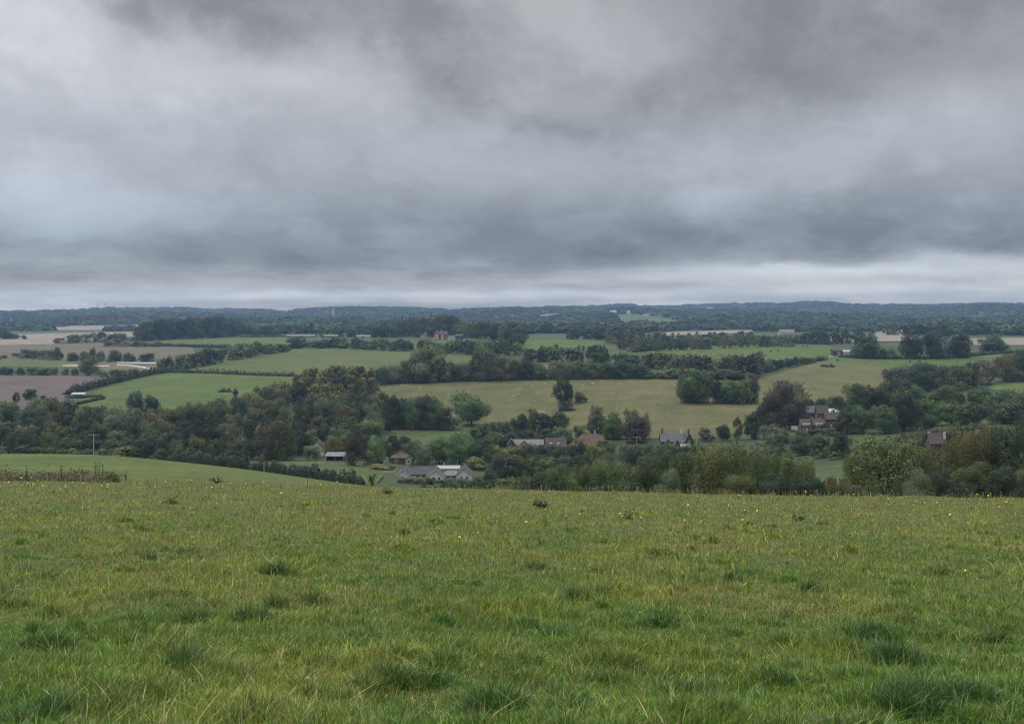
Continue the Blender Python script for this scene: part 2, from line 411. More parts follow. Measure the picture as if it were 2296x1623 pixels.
def crown_mesh(kind, seed, n, leaf):
    rng = np.random.default_rng(seed)
    z0 = {'round': .05, 'bush': 0., 'cone': .04, 'column': .0, 'lone': .16, 'willow': .04, 'forked': .30}[kind]
    nl = {'round': 26, 'bush': 22, 'cone': 40, 'column': 26, 'lone': 28, 'willow': 60, 'forked': 44}[kind]
    lz = rng.uniform(z0+0.06, 0.93, nl); la = rng.uniform(0, 2*np.pi, nl)
    lr = env(kind, lz)*np.sqrt(rng.uniform(0.2, 0.75, nl))
    LC = np.stack([lr*np.cos(la), lr*np.sin(la), lz], -1)
    LC[0] = (rng.uniform(-.06, .06), rng.uniform(-.06, .06), 0.84)
    size = {'round': (.13, .24), 'bush': (.14, .24), 'cone': (.06, .12), 'column': (.1, .18), 'lone': (.14, .24), 'willow': (.05, .16), 'forked': (.06, .13)}[kind]
    LS = rng.uniform(*size, nl)
    LC[:, 0] += 0.05*np.sin(LC[:, 2]*7+seed); LC[:, 1] += 0.05*np.cos(LC[:, 2]*6+seed*2)
    if kind == 'cone': LS *= (1.25-lz)
    ltone = rng.uniform(0.82, 1.2, nl)
    p = LS**2; p /= p.sum()
    idx = rng.choice(nl, n, p=p)
    D = rng.normal(size=(n, 3)); D[:, 2] += 0.35
    D /= np.linalg.norm(D, axis=1, keepdims=True)
    rad = LS[idx]*np.clip(rng.normal(0.92, 0.13, n), 0.3, 1.3)
    stretch = np.array([1, 1, 1.9]) if kind == 'willow' else np.array([1, 1, .9])
    C = LC[idx]+D*rad[:, None]*stretch
    m = int(n*0.07)
    zz = rng.uniform(z0, 0.97, m); aa = rng.uniform(0, 2*np.pi, m); rr = env(kind, zz)*np.sqrt(rng.uniform(0.1, 1.1, m))
    C[:m] = np.stack([rr*np.cos(aa), rr*np.sin(aa), zz], -1)
    D[:m] = np.stack([np.cos(aa), np.sin(aa), np.full(m, .5)], -1)
    # sprigs: small sprays of leaves that break the outline
    ns = 90; q = int(n*0.13)
    si = rng.integers(0, nl, ns); SD = rng.normal(size=(ns, 3)); SD[:, 2] += .5; SD /= np.linalg.norm(SD, axis=1, keepdims=True)
    SB = LC[si]+SD*LS[si][:, None]*.85*stretch; SLn = rng.uniform(.05, .15, ns)*(0.6 if kind in ('cone', 'column') else 1)
    pk = rng.integers(0, ns, q); tt = rng.uniform(0, 1, q)[:, None]
    C[m:m+q] = SB[pk]+(SD[pk]+np.array([0, 0, .35]))*tt*SLn[pk][:, None]+rng.normal(size=(q, 3))*.016*(1.25-tt)
    D[m:m+q] = SD[pk]+rng.normal(size=(q, 3))*.5
    C[:, 2] = np.clip(C[:, 2], 0.0, 1.1)
    if kind != 'willow': sh = C[:, :2].mean(0); C[:, :2] -= sh; LC[:, :2] -= sh
    zmx = np.percentile(C[:, 2], 99.7); C[:, 2] *= 1.0/zmx
    rmx = np.percentile(np.abs(C[:, 0]), 99); C[:, :2] *= 0.5/rmx
    N = D*0.95+np.array([0, 0, .18])+rng.normal(size=(n, 3))*0.30
    S = leaf*rng.uniform(0.6, 1.5, n)
    V, f = leaf_quads(C, N, S, rng)
    t = ltone[idx]*rng.uniform(0.82, 1.18, n)
    warm = rng.uniform(-0.07, 0.10, n)+(ltone[idx]-1)*0.2
    col = np.stack([t*(1+warm*1.3), t*(1+warm*.2), t*(1-warm)], -1)
    return big_mesh('crown', V, f, 4, LEAF, np.repeat(col, 4, 0)), LC

def trunk_mesh(kind, LC, seed):
    rng = random.Random(seed); mb = MB()
    if kind == 'willow':
        for k in range(7):
            c = LC[rng.randrange(len(LC))]; a = rng.uniform(0, 6.28)
            b = (0.05*math.cos(a), 0.05*math.sin(a), -0.03)
            mid = (c[0]*0.45+rng.uniform(-.04, .04), c[1]*0.45+rng.uniform(-.04, .04), c[2]*0.5)
            mb.tube([b, (b[0]*1.6+c[0]*.12, b[1]*1.6+c[1]*.12, .15), mid, tuple(c)], [.024, .02, .013, .004], 5)
        mb.tube([(0, 0, -.03), (0.01, 0, .12), (.0, .02, .2)], [.06, .045, .02], 7)
    elif kind == 'forked':
        mb.tube([(0, 0, -.03), (.01, 0, .14), (.0, .01, .28)], [.040, .034, .03], 8)
        for a, lean in ((0.2, .20), (3.0, .22), (1.6, .12), (4.6, .14), (5.6, .2)):
            dx, dy = math.cos(a)*lean, math.sin(a)*lean
            mb.tube([(0, 0, .24), (dx*.45, dy*.45, .40), (dx*.85, dy*.85, .56), (dx*1.2, dy*1.2, .74)], [.024, .020, .014, .006], 6)
            for k in range(3):
                c = LC[rng.randrange(len(LC))]
                mb.tube([(dx*.8, dy*.8, .54), ((dx+c[0])*.5, (dy+c[1])*.5, .62), tuple(c)], [.010, .007, .003], 4)
    else:
        mb.tube([(0, 0, -.03), (0.006, 0, .12), (-.008, .006, .4), (0, 0, .78)], [.036, .028, .02, .005], 6)
        for c in LC[:7]:
            z = max(.1, c[2]-.3)
            mb.tube([(0, 0, z), (c[0]*.5, c[1]*.5, z+.14), tuple(c)], [.014, .010, .003], 4)
    return mb.mesh('trunk', BARK)

PROTO = {}
def proto(kind, lod, k):
    key = (kind, lod, k)
    if key not in PROTO:
        n, leaf = {'small': (2000, .05), 'mid': (5200, .033), 'fine': (10000, .024), 'near': (36000, .0135)}[lod]
        if kind in ('cone', 'column') : n = int(n*0.8)
        if kind == 'forked': n = int(n*0.42)
        cm, LC = crown_mesh(kind, hash((kind, k)) % 9973 if False else sum(map(ord, kind))*31+k*101+7, n, leaf)
        PROTO[key] = (cm, trunk_mesh(kind, LC, k))
    return PROTO[key]

TINT = {'dk': (.034, .048, .029), 'gr': (.060, .092, .036), 'ol': (.070, .086, .036), 'br': (.090, .086, .046), 'ye': (.115, .122, .042),
        'pu': (.055, .047, .040), 'wl': (.094, .112, .064), 'or': (.16, .110, .045), 'lt': (.085, .128, .046), 'bb': (.075, .072, .044)}
TWORD = {'dk': 'dark green', 'gr': 'mid green', 'ol': 'olive', 'br': 'brownish', 'ye': 'yellowing', 'pu': 'dark purple', 'wl': 'grey green', 'or': 'orange tinged', 'lt': 'light green'}
ORD = ['leftmost', 'second', 'third', 'fourth', 'fifth', 'sixth', 'seventh', 'eighth', 'ninth', 'tenth', 'eleventh', 'twelfth', 'thirteenth', 'fourteenth', 'fifteenth', 'sixteenth', 'seventeenth',
       'eighteenth', 'nineteenth', 'twentieth', 'twenty-first', 'twenty-second', 'twenty-third', 'twenty-fourth', 'twenty-fifth', 'twenty-sixth', 'twenty-seventh', 'twenty-eighth', 'twenty-ninth', 'thirtieth',
       'thirty-first', 'thirty-second', 'thirty-third', 'thirty-fourth']

def tree(px, top, w, kind='round', tint='dk', base=None, d=None, dmin=330.0, name=None, label=None, cat=None, group=None, H=None, parts=True):
    if d is None: d = depth(px, base, dmin)
    z0 = float(gz(px, d))
    h = H if H else max((YH-top)/F*d-z0, 1.2)
    W = w/F*d
    hp = h/d*F
    lod = 'near' if hp > 95 else ('fine' if hp > 62 else 'mid' if hp > 34 else 'small')
    k = R.randrange(3 if lod == 'near' else 5)
    cm, tm = proto(kind, lod, k)
    name = name or ('conifer' if (kind == 'column' and not parts) else 'bush' if kind == 'bush' else 'conifer' if kind == 'cone' else 'willow_tree' if kind in ('willow', 'forked') else 'tree')
    cat = cat or {'bush': 'bush', 'conifer': 'conifer'}.get(name, 'tree')
    c = TINT[tint]; j = R.uniform(0.76, 1.32); q = R.uniform(-.08, .08)
    colr = (c[0]*j*(1+q), c[1]*j, c[2]*j*(1-q), 1)
    loc = ((px-CX)/F*d, d, z0-0.05)
    rz = R.uniform(0, 6.28)
    crown = bpy.data.objects.new('crown', cm); crown.color = colr
    if parts and name != 'bush':
        root = empty(name, loc, rz); root.scale = (W, W, h)
        link(crown, root); link(bpy.data.objects.new('trunk', tm), root)
    else:
        root = crown; root.name = name; link(root); root.location = loc; root.rotation_euler = (0, 0, rz); root.scale = (W, W, h)
    tag(root, label, cat, group)
    return root

MASS = {}
def row(phrase, tops, n, h, w, tints, kinds=('round',), dmin=330.0, jx=0.35, jy=4.0, base=None, parts=True, d=None, mass=None):
    """one named row of trees whose tops follow an outline; each is an object of its own"""
    xs, ys = [p[0] for p in tops], [p[1] for p in tops]
    for i in range(n):
        t = (i+0.5+R.uniform(-jx, jx))/n
        px = xs[0]+(xs[-1]-xs[0])*t
        top = float(np.interp(px, xs, ys))+R.uniform(-jy, jy)
        ti = R.choice(tints); kd = R.choice(kinds)
        b = (float(np.interp(px, [p[0] for p in base], [p[1] for p in base])) if base else top+h*R.uniform(0.92, 1.12))
        if mass:
            MASS.setdefault(mass, []).append((px, top, w*R.uniform(0.8, 1.25), kd, ti, depth(px, b, dmin))); continue
        word = {'bush': 'bush', 'cone': 'conifer', 'willow': 'willow', 'column': 'narrow tree'}.get(kd, 'tree')
        lab = f"{TWORD[ti]} {word}, {ORD[i]}{' from left' if i else ''} in {phrase}"
        if len(lab.replace('-', ' ').split()) > 16: print('LONG', lab)
        tree(px, top, w*R.uniform(0.8, 1.25), kd, ti, base=b, d=d, dmin=dmin, label=lab, group=phrase, parts=parts)

def hedge(label, pts, hm, wm, tint='dk', dmin=330.0, rough=0.35, name='hedge', cat='hedge', base_off=0.0, group=None, clipped=False, leafm=None, dens=1.0):
    """pts (px, base row) or (px, 0, depth); hm, wm in metres"""
    P = []
    for p in pts:
        d = p[2] if len(p) > 2 else depth(p[0], p[1], dmin)
        P.append((p[0], d))
    fine = []
    for (a, da), (b, db) in zip(P[:-1], P[1:]):
        m = 12
        for i in range(m):
            t = i/m; fine.append((a+(b-a)*t, math.exp(math.log(da)+(math.log(db)-math.log(da))*t)))
    fine.append(P[-1])
    fp = np.array(fine)
    XY = np.stack([(fp[:, 0]-CX)/F*fp[:, 1], fp[:, 1]], -1)
    Z = gz(fp[:, 0], fp[:, 1])
    seg = np.r_[0, np.cumsum(np.linalg.norm(np.diff(XY, axis=0), axis=1))]
    Ltot = seg[-1]
    rng = np.random.default_rng(int(abs(pts[0][0])*13+len(pts)*7+abs(pts[-1][0])))
    dm = float(np.mean(fp[:, 1]))
    leaf = leafm or max(dm/F*2.4, 0.05)
    n = int(min(60000, max(300, dens*Ltot*(2*hm+wm)*2.6/(leaf*leaf))))
    s = rng.uniform(0, Ltot, n)
    cx, cy, cz = np.interp(s, seg, XY[:, 0]), np.interp(s, seg, XY[:, 1]), np.interp(s, seg, Z)
    tx = np.interp(s+0.3, seg, XY[:, 0])-np.interp(s-0.3, seg, XY[:, 0]); ty = np.interp(s+.3, seg, XY[:, 1])-np.interp(s-.3, seg, XY[:, 1])
    tl = np.maximum(np.hypot(tx, ty), 1e-6); nx, ny = -ty/tl, tx/tl
    prof = 1.0
    for k in range(5):
        prof = prof+rough*0.42*np.sin(s*rng.uniform(0.25, 2.4)/max(hm*0.35, .5)+rng.uniform(0, 6.28))
    prof = np.clip(prof, 0.35, 1.7)
    prof = prof*np.clip(np.minimum(s, Ltot-s)/(1.3*hm)+.3, 0, 1)
    if clipped: prof = 1+0.04*np.sin(s*2.1)
    u = rng.uniform(0, 1, n)             # round the section: side, top, side
    ang = np.pi*u
    e = 0.45 if clipped else 0.75
    sx = np.sign(np.cos(ang))*np.abs(np.cos(ang))**e; sz = np.abs(np.sin(ang))**e
    low = rng.uniform(0, 1, n) < 0.35
    zz = np.where(low, rng.uniform(0, .6, n), sz)
    ss = np.where(low, np.sign(sx), sx)
    j = rng.normal(1, 0.09 if not clipped else 0.03, n)
    if dens < 1: j = rng.uniform(.2, 1.0, n)+(rng.uniform(0, 1, n) < .12)*rng.uniform(0, .7, n)
    C = np.stack([cx+nx*ss*wm*.5*j*prof**.5, cy+ny*ss*wm*.5*j*prof**.5, cz+np.clip(zz*hm*prof*j, 0, 9)+base_off], -1)
    N = np.stack([nx*ss, ny*ss, np.where(low, .1, sz*1.1)], -1)+rng.normal(size=(n, 3))*.4
    V, f = leaf_quads(C, N, leaf*rng.uniform(.7, 1.4, n), rng)
    c0 = np.array([V[:, 0].mean(), V[:, 1].mean(), V[:, 2].min()])
    t = rng.uniform(.7, 1.3, n)*(1+.18*np.sin(s*.7/hm)); wv = rng.uniform(-.08, .12, n)
    me = big_mesh(name, V-c0, f, 4, LEAF, np.repeat(np.stack([t*(1+wv), t, t*(1-wv)], -1), 4, 0))
    o = link(bpy.data.objects.new(name, me)); o.location = c0
    c = TINT[tint]; o.color = (*c, 1)
    return tag(o, label, cat, group)

def build_mass(key, name, label, n=620, leaf=.088):
    rng = np.random.default_rng(5); VV, CC = [], []
    for px, top, w, kd, ti, d in MASS[key]:
        cm, LC = crown_mesh(kd, int(rng.integers(1, 9999)), n, leaf)
        V = np.empty(len(cm.vertices)*3, np.float32); cm.vertices.foreach_get('co', V); V = V.reshape(-1, 3)
        c = np.empty(len(cm.vertices)*4, np.float32); cm.color_attributes['tone'].data.foreach_get('color', c); c = c.reshape(-1, 4)[:, :3]
        bpy.data.meshes.remove(cm)
        z0 = float(gz(px, d)); h = max((YH-top)/F*d-z0, 2.0); W = w/F*d
        VV.append(V*np.array([W, W, h])+np.array([(px-CX)/F*d, d, z0-.1])); CC.append(c*np.array(TINT[ti])*rng.uniform(.8, 1.2))
    V = np.concatenate(VV)
    me = big_mesh(name, V, np.arange(len(V)), 4, WOODM, np.concatenate(CC))
    return tag(link(bpy.data.objects.new(name, me)), label, None, None, 'stuff')

# ------------------------------------------------------------------ far woods (one mass each)
def inside(px, py, poly):
    r = np.zeros(len(px), dtype=bool)
    n = len(poly)
    for i in range(n):
        (x1, y1), (x2, y2) = poly[i], poly[(i+1) % n]
        c = ((y1 > py) != (y2 > py)) & (px < (x2-x1)*(py-y1)/((y2-y1) if y2 != y1 else 1e-9)+x1)
        r ^= c
    return r

def woods(name, label, d0, d1, n, hrange, wrange, tints, seed, px0=-900, px1=3200, keep=None, nq=34):
    rng = np.random.default_rng(seed)
    px = rng.uniform(px0, px1, n); d = np.exp(rng.uniform(math.log(d0), math.log(d1), n))
    py = PYrow(px, d)
    ok = np.ones(n, bool)
    for poly in FAR_CLEAR: ok &= ~inside(px, py, poly)
    if keep is not None: ok &= keep(px, py, d, rng)
    px, d = px[ok], d[ok]; n = len(px)
    z = gz(px, d); x = (px-CX)/F*d
    H = rng.uniform(*hrange, n); Wd = rng.uniform(*wrange, n)
    base = 0.62*np.array([TINT[t] for t in tints])[rng.integers(0, len(tints), n)]*rng.uniform(.86, 1.14, (n, 1))
    zone = .5*np.sin(px/97.+d/310.)+.35*np.sin(px/41.-d/170.)+.3*np.sin(px/223.+d/620.)
    base = base*(1+.30*zone)[:, None]*np.stack([1+.18*np.sin(px/150.+d/450.), np.ones(n), np.ones(n)], -1)
    D = rng.normal(size=(n, nq, 3)); D[:, :, 2] = np.abs(D[:, :, 2])*1.1-0.25
    D /= np.linalg.norm(D, axis=2, keepdims=True)
    lump = rng.normal(1, .10, (n, nq, 1))
    off = D*lump*np.stack([Wd*.5, Wd*.5, H*.5], -1)[:, None, :]
    C = np.stack([x, d, z+H*.5], -1)[:, None, :]+off
    N = (D*.75+np.array([0, 0, .55])+rng.normal(size=D.shape)*.18).reshape(-1, 3)
    S = np.repeat(Wd*.40, nq)*rng.uniform(.7, 1.3, n*nq)
    V, f = leaf_quads(C.reshape(-1, 3), N, S, rng, 1.3)
    col = np.repeat(base, nq, 0)*rng.uniform(.9, 1.1, (n*nq, 1))
    me = big_mesh(name, V, f, 4, WOODM, np.repeat(col, 4, 0))
    return tag(link(bpy.data.objects.new(name, me)), label, None, None, 'stuff')

WOODM, _nt, _b = new_mat('distant_leaves')
_a = _nt.nodes.new('ShaderNodeAttribute'); _a.attribute_name = 'tone'
_nt.links.new(_a.outputs['Color'], _b.inputs['Base Color'])
# ------------------------------------------------------------------ placing the vegetation
woods('distant_woods', 'blue green woods covering the far ridge and its skyline', 2300, 5650, 14000, (6, 10), (22, 42), ['dk', 'dk', 'gr', 'dk'], 3, nq=44)
def keep_mid(px, py, d, rng):
    dens = np.interp(px, [-900, 0, 300, 600, 650, 900, 1100, 1150, 1450, 1700, 1900, 3200], [.5, .5, .6, .8, 1, 1, 1, .9, .8, 1, 1, 1])
    lim = np.interp(px, [-900, 0, 340, 345, 640, 1100, 1180, 1400, 1700, 1830, 2296, 3200], [743, 743, 741, 752, 749, 747, 749, 748, 745, 745, 752, 752])
    return (rng.uniform(0, 1, len(px)) < dens) & (py < lim)
woods('middle_woods', 'dark woods and tree belts on the plateau before the ridge', 1650, 2400, 4200, (9, 16), (13, 24), ['dk', 'dk', 'gr', 'ol', 'dk'], 5, keep=keep_mid, nq=60)

# hilltop on the left
row('the dark clump crowning the left hilltop', [(318, 728), (345, 717), (400, 713), (480, 710), (512, 710), (540, 728)], 15, 48, 42, ['dk'], base=[(310, 765), (430, 760), (545, 754)], dmin=900, jy=2)
row('the short line east of the hilltop clump', [(553, 734), (590, 731), (632, 738)], 5, 22, 20, ['dk', 'dk', 'gr'], base=[(550, 754), (635, 753)], dmin=900, jy=2, mass='far')
row('the russet hedgerow left of the hilltop clump', [(126, 757), (170, 750), (215, 744), (250, 748), (275, 747), (305, 756)], 10, 20, 24, ['br', 'ol', 'br', 'dk'], base=[(120, 770), (310, 764)], dmin=900, jy=2, kinds=('round', 'bush'), mass='far')
row('the low line below the russet hedgerow', [(235, 765), (265, 757), (290, 765), (340, 768), (357, 765)], 6, 15, 22, ['dk', 'ol', 'br'], base=[(232, 777), (360, 778)], dmin=700, jy=2, kinds=('bush',))
hedge('thin dark hedge under the hilltop clump and tree line', [(540, 757), (620, 756), (712, 754)], 3.0, 3.0, 'dk', 900)
hedge('dark hedge along the lower edge of the hilltop strip', [(292, 777), (370, 777), (440, 779), (520, 781)], 3.0, 3.0, 'dk', 700)
row('the clump on the far left stubble', [(-12, 742), (10, 738), (38, 750)], 4, 20, 22, ['dk'], base=[(-20, 761), (45, 760)], dmin=900, jy=2)
tree(54, 751, 12, 'bush', 'dk', base=761, dmin=900, label='single small round bush on the far left stubble')
row('the hedge below the brown field', [(54, 785), (70, 780), (95, 787), (132, 779), (165, 792), (210, 780), (240, 796), (267, 782), (300, 797), (345, 792)], 16, 20, 25, ['dk', 'dk', 'gr', 'ol'], base=[(50, 803), (180, 811), (352, 812)], dmin=700, jy=2, kinds=('bush', 'round', 'bush'))
row('the hedge end at the left frame edge', [(-30, 800), (10, 796), (40, 791)], 4, 13, 20, ['dk', 'ol'], base=[(-40, 812), (46, 798)], dmin=700, jy=1, kinds=('bush',))
tree(199, 797, 46, 'round', 'wl', base=842, dmin=600, label='large grey green willow standing in the field hedge by the chalk track')
row('the hedge above the ploughed field', [(-30, 822), (20, 824), (55, 822), (110, 826), (180, 826)], 10, 17, 24, ['dk', 'ol', 'dk'], base=[(-40, 841), (180, 842)], dmin=600, jy=2, kinds=('bush',))
row('the scrub between chalk track and ploughed field', [(228, 832), (250, 826), (290, 828), (330, 830)], 7, 14, 22, ['dk', 'ol', 'br', 'gr'], base=[(222, 846), (340, 840)], dmin=600, jy=2, kinds=('bush',))
row('the bushes cornering the ploughed field', [(222, 853), (245, 845), (272, 846)], 4, 14, 18, ['br', 'ol', 'dk'], base=[(220, 862), (275, 856)], dmin=500, jy=2, kinds=('bush',))
row('the bushes by the white roofed shed', [(145, 880), (156, 866), (178, 862), (205, 861)], 5, 15, 16, ['dk', 'br'], base=[(142, 886), (210, 872)], dmin=480, jy=2, kinds=('bush',))
hedge('long dark hedge climbing beside the bright green field', [(152, 886), (200, 873), (250, 860), (300, 848), (345, 839), (388, 834)], 4.0, 3.5, 'dk', 480)
hedge('thin hedge dividing the bright green and olive fields', [(385, 836), (450, 837), (520, 840), (590, 843), (668, 845)], 2.2, 2.2, 'dk', 480, rough=.6)
hedge('clipped hedge in front of the white roofed shed', [(148, 893), (185, 893), (230, 891)], 1.7, 2.0, 'dk', 480, clipped=True)
hedge('clipped hedge running diagonally below the shed', [(176, 908), (205, 901), (234, 895)], 1.7, 1.6, 'dk', 450, clipped=True)
tree(35, 879, 17, 'round', 'dk', base=903, dmin=450, label='small dark tree standing alone on the ploughed field')
tree(68, 872, 36, 'round', 'dk', base=897, dmin=450, label='broad dark tree beside the small one on the ploughed field')
tree(96, 886, 18, 'bush', 'dk', base=898, dmin=450, label='low dark bush at the foot of the ploughed field')
row('the wooded strip climbing toward the hilltop', [(357, 812), (380, 799), (400, 797), (430, 790), (460, 783), (500, 777), (540, 770), (575, 767), (600, 772), (640, 768)], 15, 30, 30, ['ol', 'gr', 'dk', 'wl', 'gr'], base=[(352, 834), (420, 828), (500, 812), (600, 794), (650, 788)], dmin=600, jy=3, mass='far')
row('the tree belt above the olive field', [(650, 752), (670, 757), (720, 762), (780, 756), (830, 762), (880, 760), (930, 765), (970, 762)], 17, 28, 30, ['dk', 'gr', 'ol', 'dk', 'dk'], base=[(640, 782), (760, 781), (880, 787), (980, 790)], dmin=700, jy=3, mass='far')
row('the dark belt below the hilltop houses', [(975, 770), (1020, 764), (1060, 762), (1100, 764), (1140, 758), (1165, 765)], 10, 28, 32, ['dk', 'dk', 'gr', 'ol'], base=[(970, 790), (1070, 797), (1175, 797)], dmin=700, jy=2, mass='far')
row('the trees behind the long farm sheds', [(720, 742), (780, 738), (850, 733), (900, 722), (925, 722), (950, 730)], 13, 26, 26, ['dk', 'gr', 'dk'], base=[(700, 756), (960, 757)], dmin=1000, jy=4, mass='far')
row('the tall trees behind the brick hilltop house', [(835, 732), (870, 720), (905, 713), (940, 709), (975, 710), (1000, 706), (1022, 710), (1035, 726), (1060, 725), (1085, 719), (1110, 727), (1150, 723), (1172, 736)], 20, 42, 38, ['dk', 'gr', 'dk', 'dk'], base=[(830, 757), (900, 754), (1030, 757), (1175, 766)], dmin=1000, jy=3)
row('the dark end clump beside the narrow field', [(1130, 742), (1150, 740), (1172, 752)], 4, 30, 26, ['dk'], base=[(1120, 772), (1178, 776)], dmin=900, jy=2)
for px, top, w in ((902, 708, 9), (918, 706, 10), (965, 703, 10), (1178, 738, 8)):
    tree(px, top, w, 'cone', 'dk', base=752, dmin=1000, label=f"slim dark conifer above the hilltop trees, {['leftmost', 'second', 'third', 'rightmost'][(902,918,965,1178).index(px)]} of four", group='conifers on the hilltop')
# tree belts in the middle distance
row('the belt behind the narrow strip field', [(1268, 744), (1290, 739), (1320, 742), (1370, 743), (1420, 740), (1450, 744)], 10, 22, 26, ['dk', 'dk', 'ol'], base=[(1265, 760), (1450, 764)], dmin=1000, jy=2, mass='far')
for r_, (y0, y1, b0, b1, nn) in enumerate(((752, 744, 772, 762, 17), (756, 749, 778, 766, 18), (762, 753, 785, 772, 18), (770, 757, 792, 778, 15))):
    row(f"{['the back', 'the second', 'the third', 'the front'][r_]} row of the young plantation", [(1365+r_*12, y0), (1500, (y0+y1)/2-2), (1690+r_*30, y1)], nn, 24, 25, ['ol', 'br', 'ol', 'dk'], base=[(1360, b0), (1700, b1)], dmin=700, jy=3, kinds=('cone', 'cone', 'column'), parts=False)
hedge('dark hedge edging the young plantation above the hillside pasture', [(1420, 790), (1500, 781), (1600, 774), (1700, 770), (1790, 771), (1870, 773)], 4.5, 4.0, 'dk', 700)
row('the upper tree line over the sheep field', [(1182, 784), (1215, 778), (1240, 778), (1270, 784), (1310, 782), (1335, 768), (1365, 790), (1420, 792), (1470, 790), (1480, 786), (1520, 797)], 16, 34, 34, ['dk', 'dk', 'gr', 'ol'], base=[(1180, 812), (1300, 812), (1500, 830)], dmin=600, jy=3, mass='far')
for px, top in ((1249, 771), (1298, 772), (1307, 774)):
    tree(px, top, 8, 'column', 'gr', base=806, dmin=600, label=f"narrow poplar like tree, {['leftmost', 'middle', 'rightmost'][(1249,1298,1307).index(px)]} of three in the tree line over the sheep field", group='narrow trees in the upper tree line')
row('the russet tree line right of the sheep field', [(1500, 797), (1540, 793), (1590, 796), (1608, 808), (1620, 798), (1660, 797), (1680, 790), (1710, 800)], 11, 42, 32, ['br', 'dk', 'br', 'br', 'dk'], base=[(1490, 842), (1720, 848)], dmin=550, jy=3, mass='far')
row('the belt topping the sheep field', [(880, 815), (905, 810), (930, 800), (955, 787), (985, 795), (1010, 820), (1040, 815), (1075, 785), (1110, 785), (1140, 805), (1175, 808), (1190, 800), (1215, 820), (1245, 808), (1275, 812), (1310, 805), (1350, 815), (1400, 805), (1440, 822), (1500, 828), (1560, 828), (1620, 830), (1700, 835)], 31, 55, 46, ['dk', 'dk', 'gr', 'ol', 'br', 'wl', 'dk'], base=[(860, 862), (1000, 856), (1250, 851), (1500, 849), (1700, 853)], dmin=550, jy=3)
tree(953, 786, 88, 'round', 'wl', base=858, dmin=550, label='very large grey green spreading tree in the belt above the sheep field', H=27)
tree(1088, 783, 60, 'round', 'wl', base=855, dmin=550, label='tall pale grey green tree with a feathery crown in the belt', H=27)
tree(854, 821, 26, 'round', 'dk', base=864, dmin=550, label='dark upright tree at the left end of the belt above the sheep field')
hedge('low dark edge hedge along the top of the sheep field', [(865, 862), (1000, 857), (1250, 852), (1500, 850), (1690, 852)], 3.2, 3.5, 'dk', 550, rough=.5)
row('the hedge rising to the right hand barn', [(1712, 800), (1725, 806), (1765, 805), (1790, 797), (1810, 800), (1830, 797), (1855, 795)], 9, 22, 24, ['dk', 'dk', 'gr'], base=[(1705, 840), (1760, 824), (1862, 804)], dmin=600, jy=2, kinds=('bush', 'round'))
tree(1697, 787, 38, 'round', 'dk', base=840, dmin=550, label='tall dark tree where the russet line meets the rising hedge')
# right hand oaks on the plateau
for px, top, w, b, lab in ((1945, 749, 62, 804, 'broad dark oak left of the group beside the barn'), (2045, 745, 52, 805, 'leftmost of the three merged dark oaks behind the cattle pasture'), (2095, 741, 72, 804, 'tallest of the three merged dark oaks behind the cattle pasture'), (2150, 748, 60, 803, 'rightmost of the three merged dark oaks behind the cattle pasture'), (2227, 751, 66, 792, 'separate dark oak before the tan stubble at the right')):
    tree(px, top, w, 'round', 'dk', base=b, dmin=800, label=lab, group='dark oaks on the plateau')
row('the bushes between the barn and the oaks', [(1900, 784), (1920, 776), (1985, 780), (2010, 786)], 5, 18, 22, ['dk', 'gr'], base=[(1895, 803), (2015, 806)], dmin=800, jy=2, kinds=('bush',))
hedge('dark hedge beneath the plateau oaks', [(1880, 802), (1960, 804), (2050, 806), (2150, 803), (2250, 793), (2310, 792)], 2.4, 2.4, 'dk', 800)
row('the trees behind the hillside pasture', [(1720, 752), (1790, 746), (1870, 740), (1890, 738), (1940, 748)], 9, 24, 30, ['dk', 'gr', 'dk'], base=[(1710, 770), (1950, 772)], dmin=1000, jy=3, mass='far')
row('the far right tree bank behind the oaks', [(1990, 726), (2050, 722), (2110, 722), (2180, 722), (2260, 726), (2330, 722)], 12, 30, 46, ['dk', 'gr', 'ol'], base=[(1980, 752), (2330, 752)], dmin=1300, jy=5, mass='far')
# trees standing in the sheep field
tree(1266, 851, 46, 'round', 'dk', base=906, dmin=500, label='upright dark tree standing alone in the sheep field', H=15.5)
tree(1301, 878, 34, 'bush', 'br', base=903, dmin=500, label='low brown bush leaning against the lone field tree')
tree(1268, 900, 44, 'bush', 'dk', base=920, dmin=450, label='dark bush below the lone field tree')
row('the group right of the sheep field', [(1522, 846), (1545, 834), (1570, 830), (1600, 845), (1625, 852), (1650, 852), (1690, 848)], 7, 66, 46, ['gr', 'dk', 'gr', 'dk', 'dk'], base=[(1510, 903), (1700, 906)], dmin=450, jy=3)
tree(1556, 832, 62, 'round', 'gr', base=904, dmin=450, label='pale topped green tree, tallest in the group on the sheep field')
tree(1626, 850, 30, 'lone', 'wl', base=904, dmin=450, label='thin pale tree in the gap of the sheep field group')
tree(1684, 849, 42, 'round', 'dk', base=905, dmin=450, label='dark oval tree closing the right end of the sheep field group')
# lone tree and dark clump left of it
tree(1057, 877, 76, 'lone', 'gr', base=955, dmin=420, label='lone spreading green tree with a bare lower trunk at the field foot')
row('the clump left of the lone tree', [(868, 905), (882, 884), (900, 893), (925, 889), (960, 888), (985, 893), (1002, 912)], 8, 84, 52, ['dk', 'dk', 'gr'], base=[(855, 962), (1010, 964)], dmin=420, jy=3)
tree(880, 882, 42, 'round', 'dk', base=964, dmin=400, label='tall dark tree leaning at the left of the big dark clump')
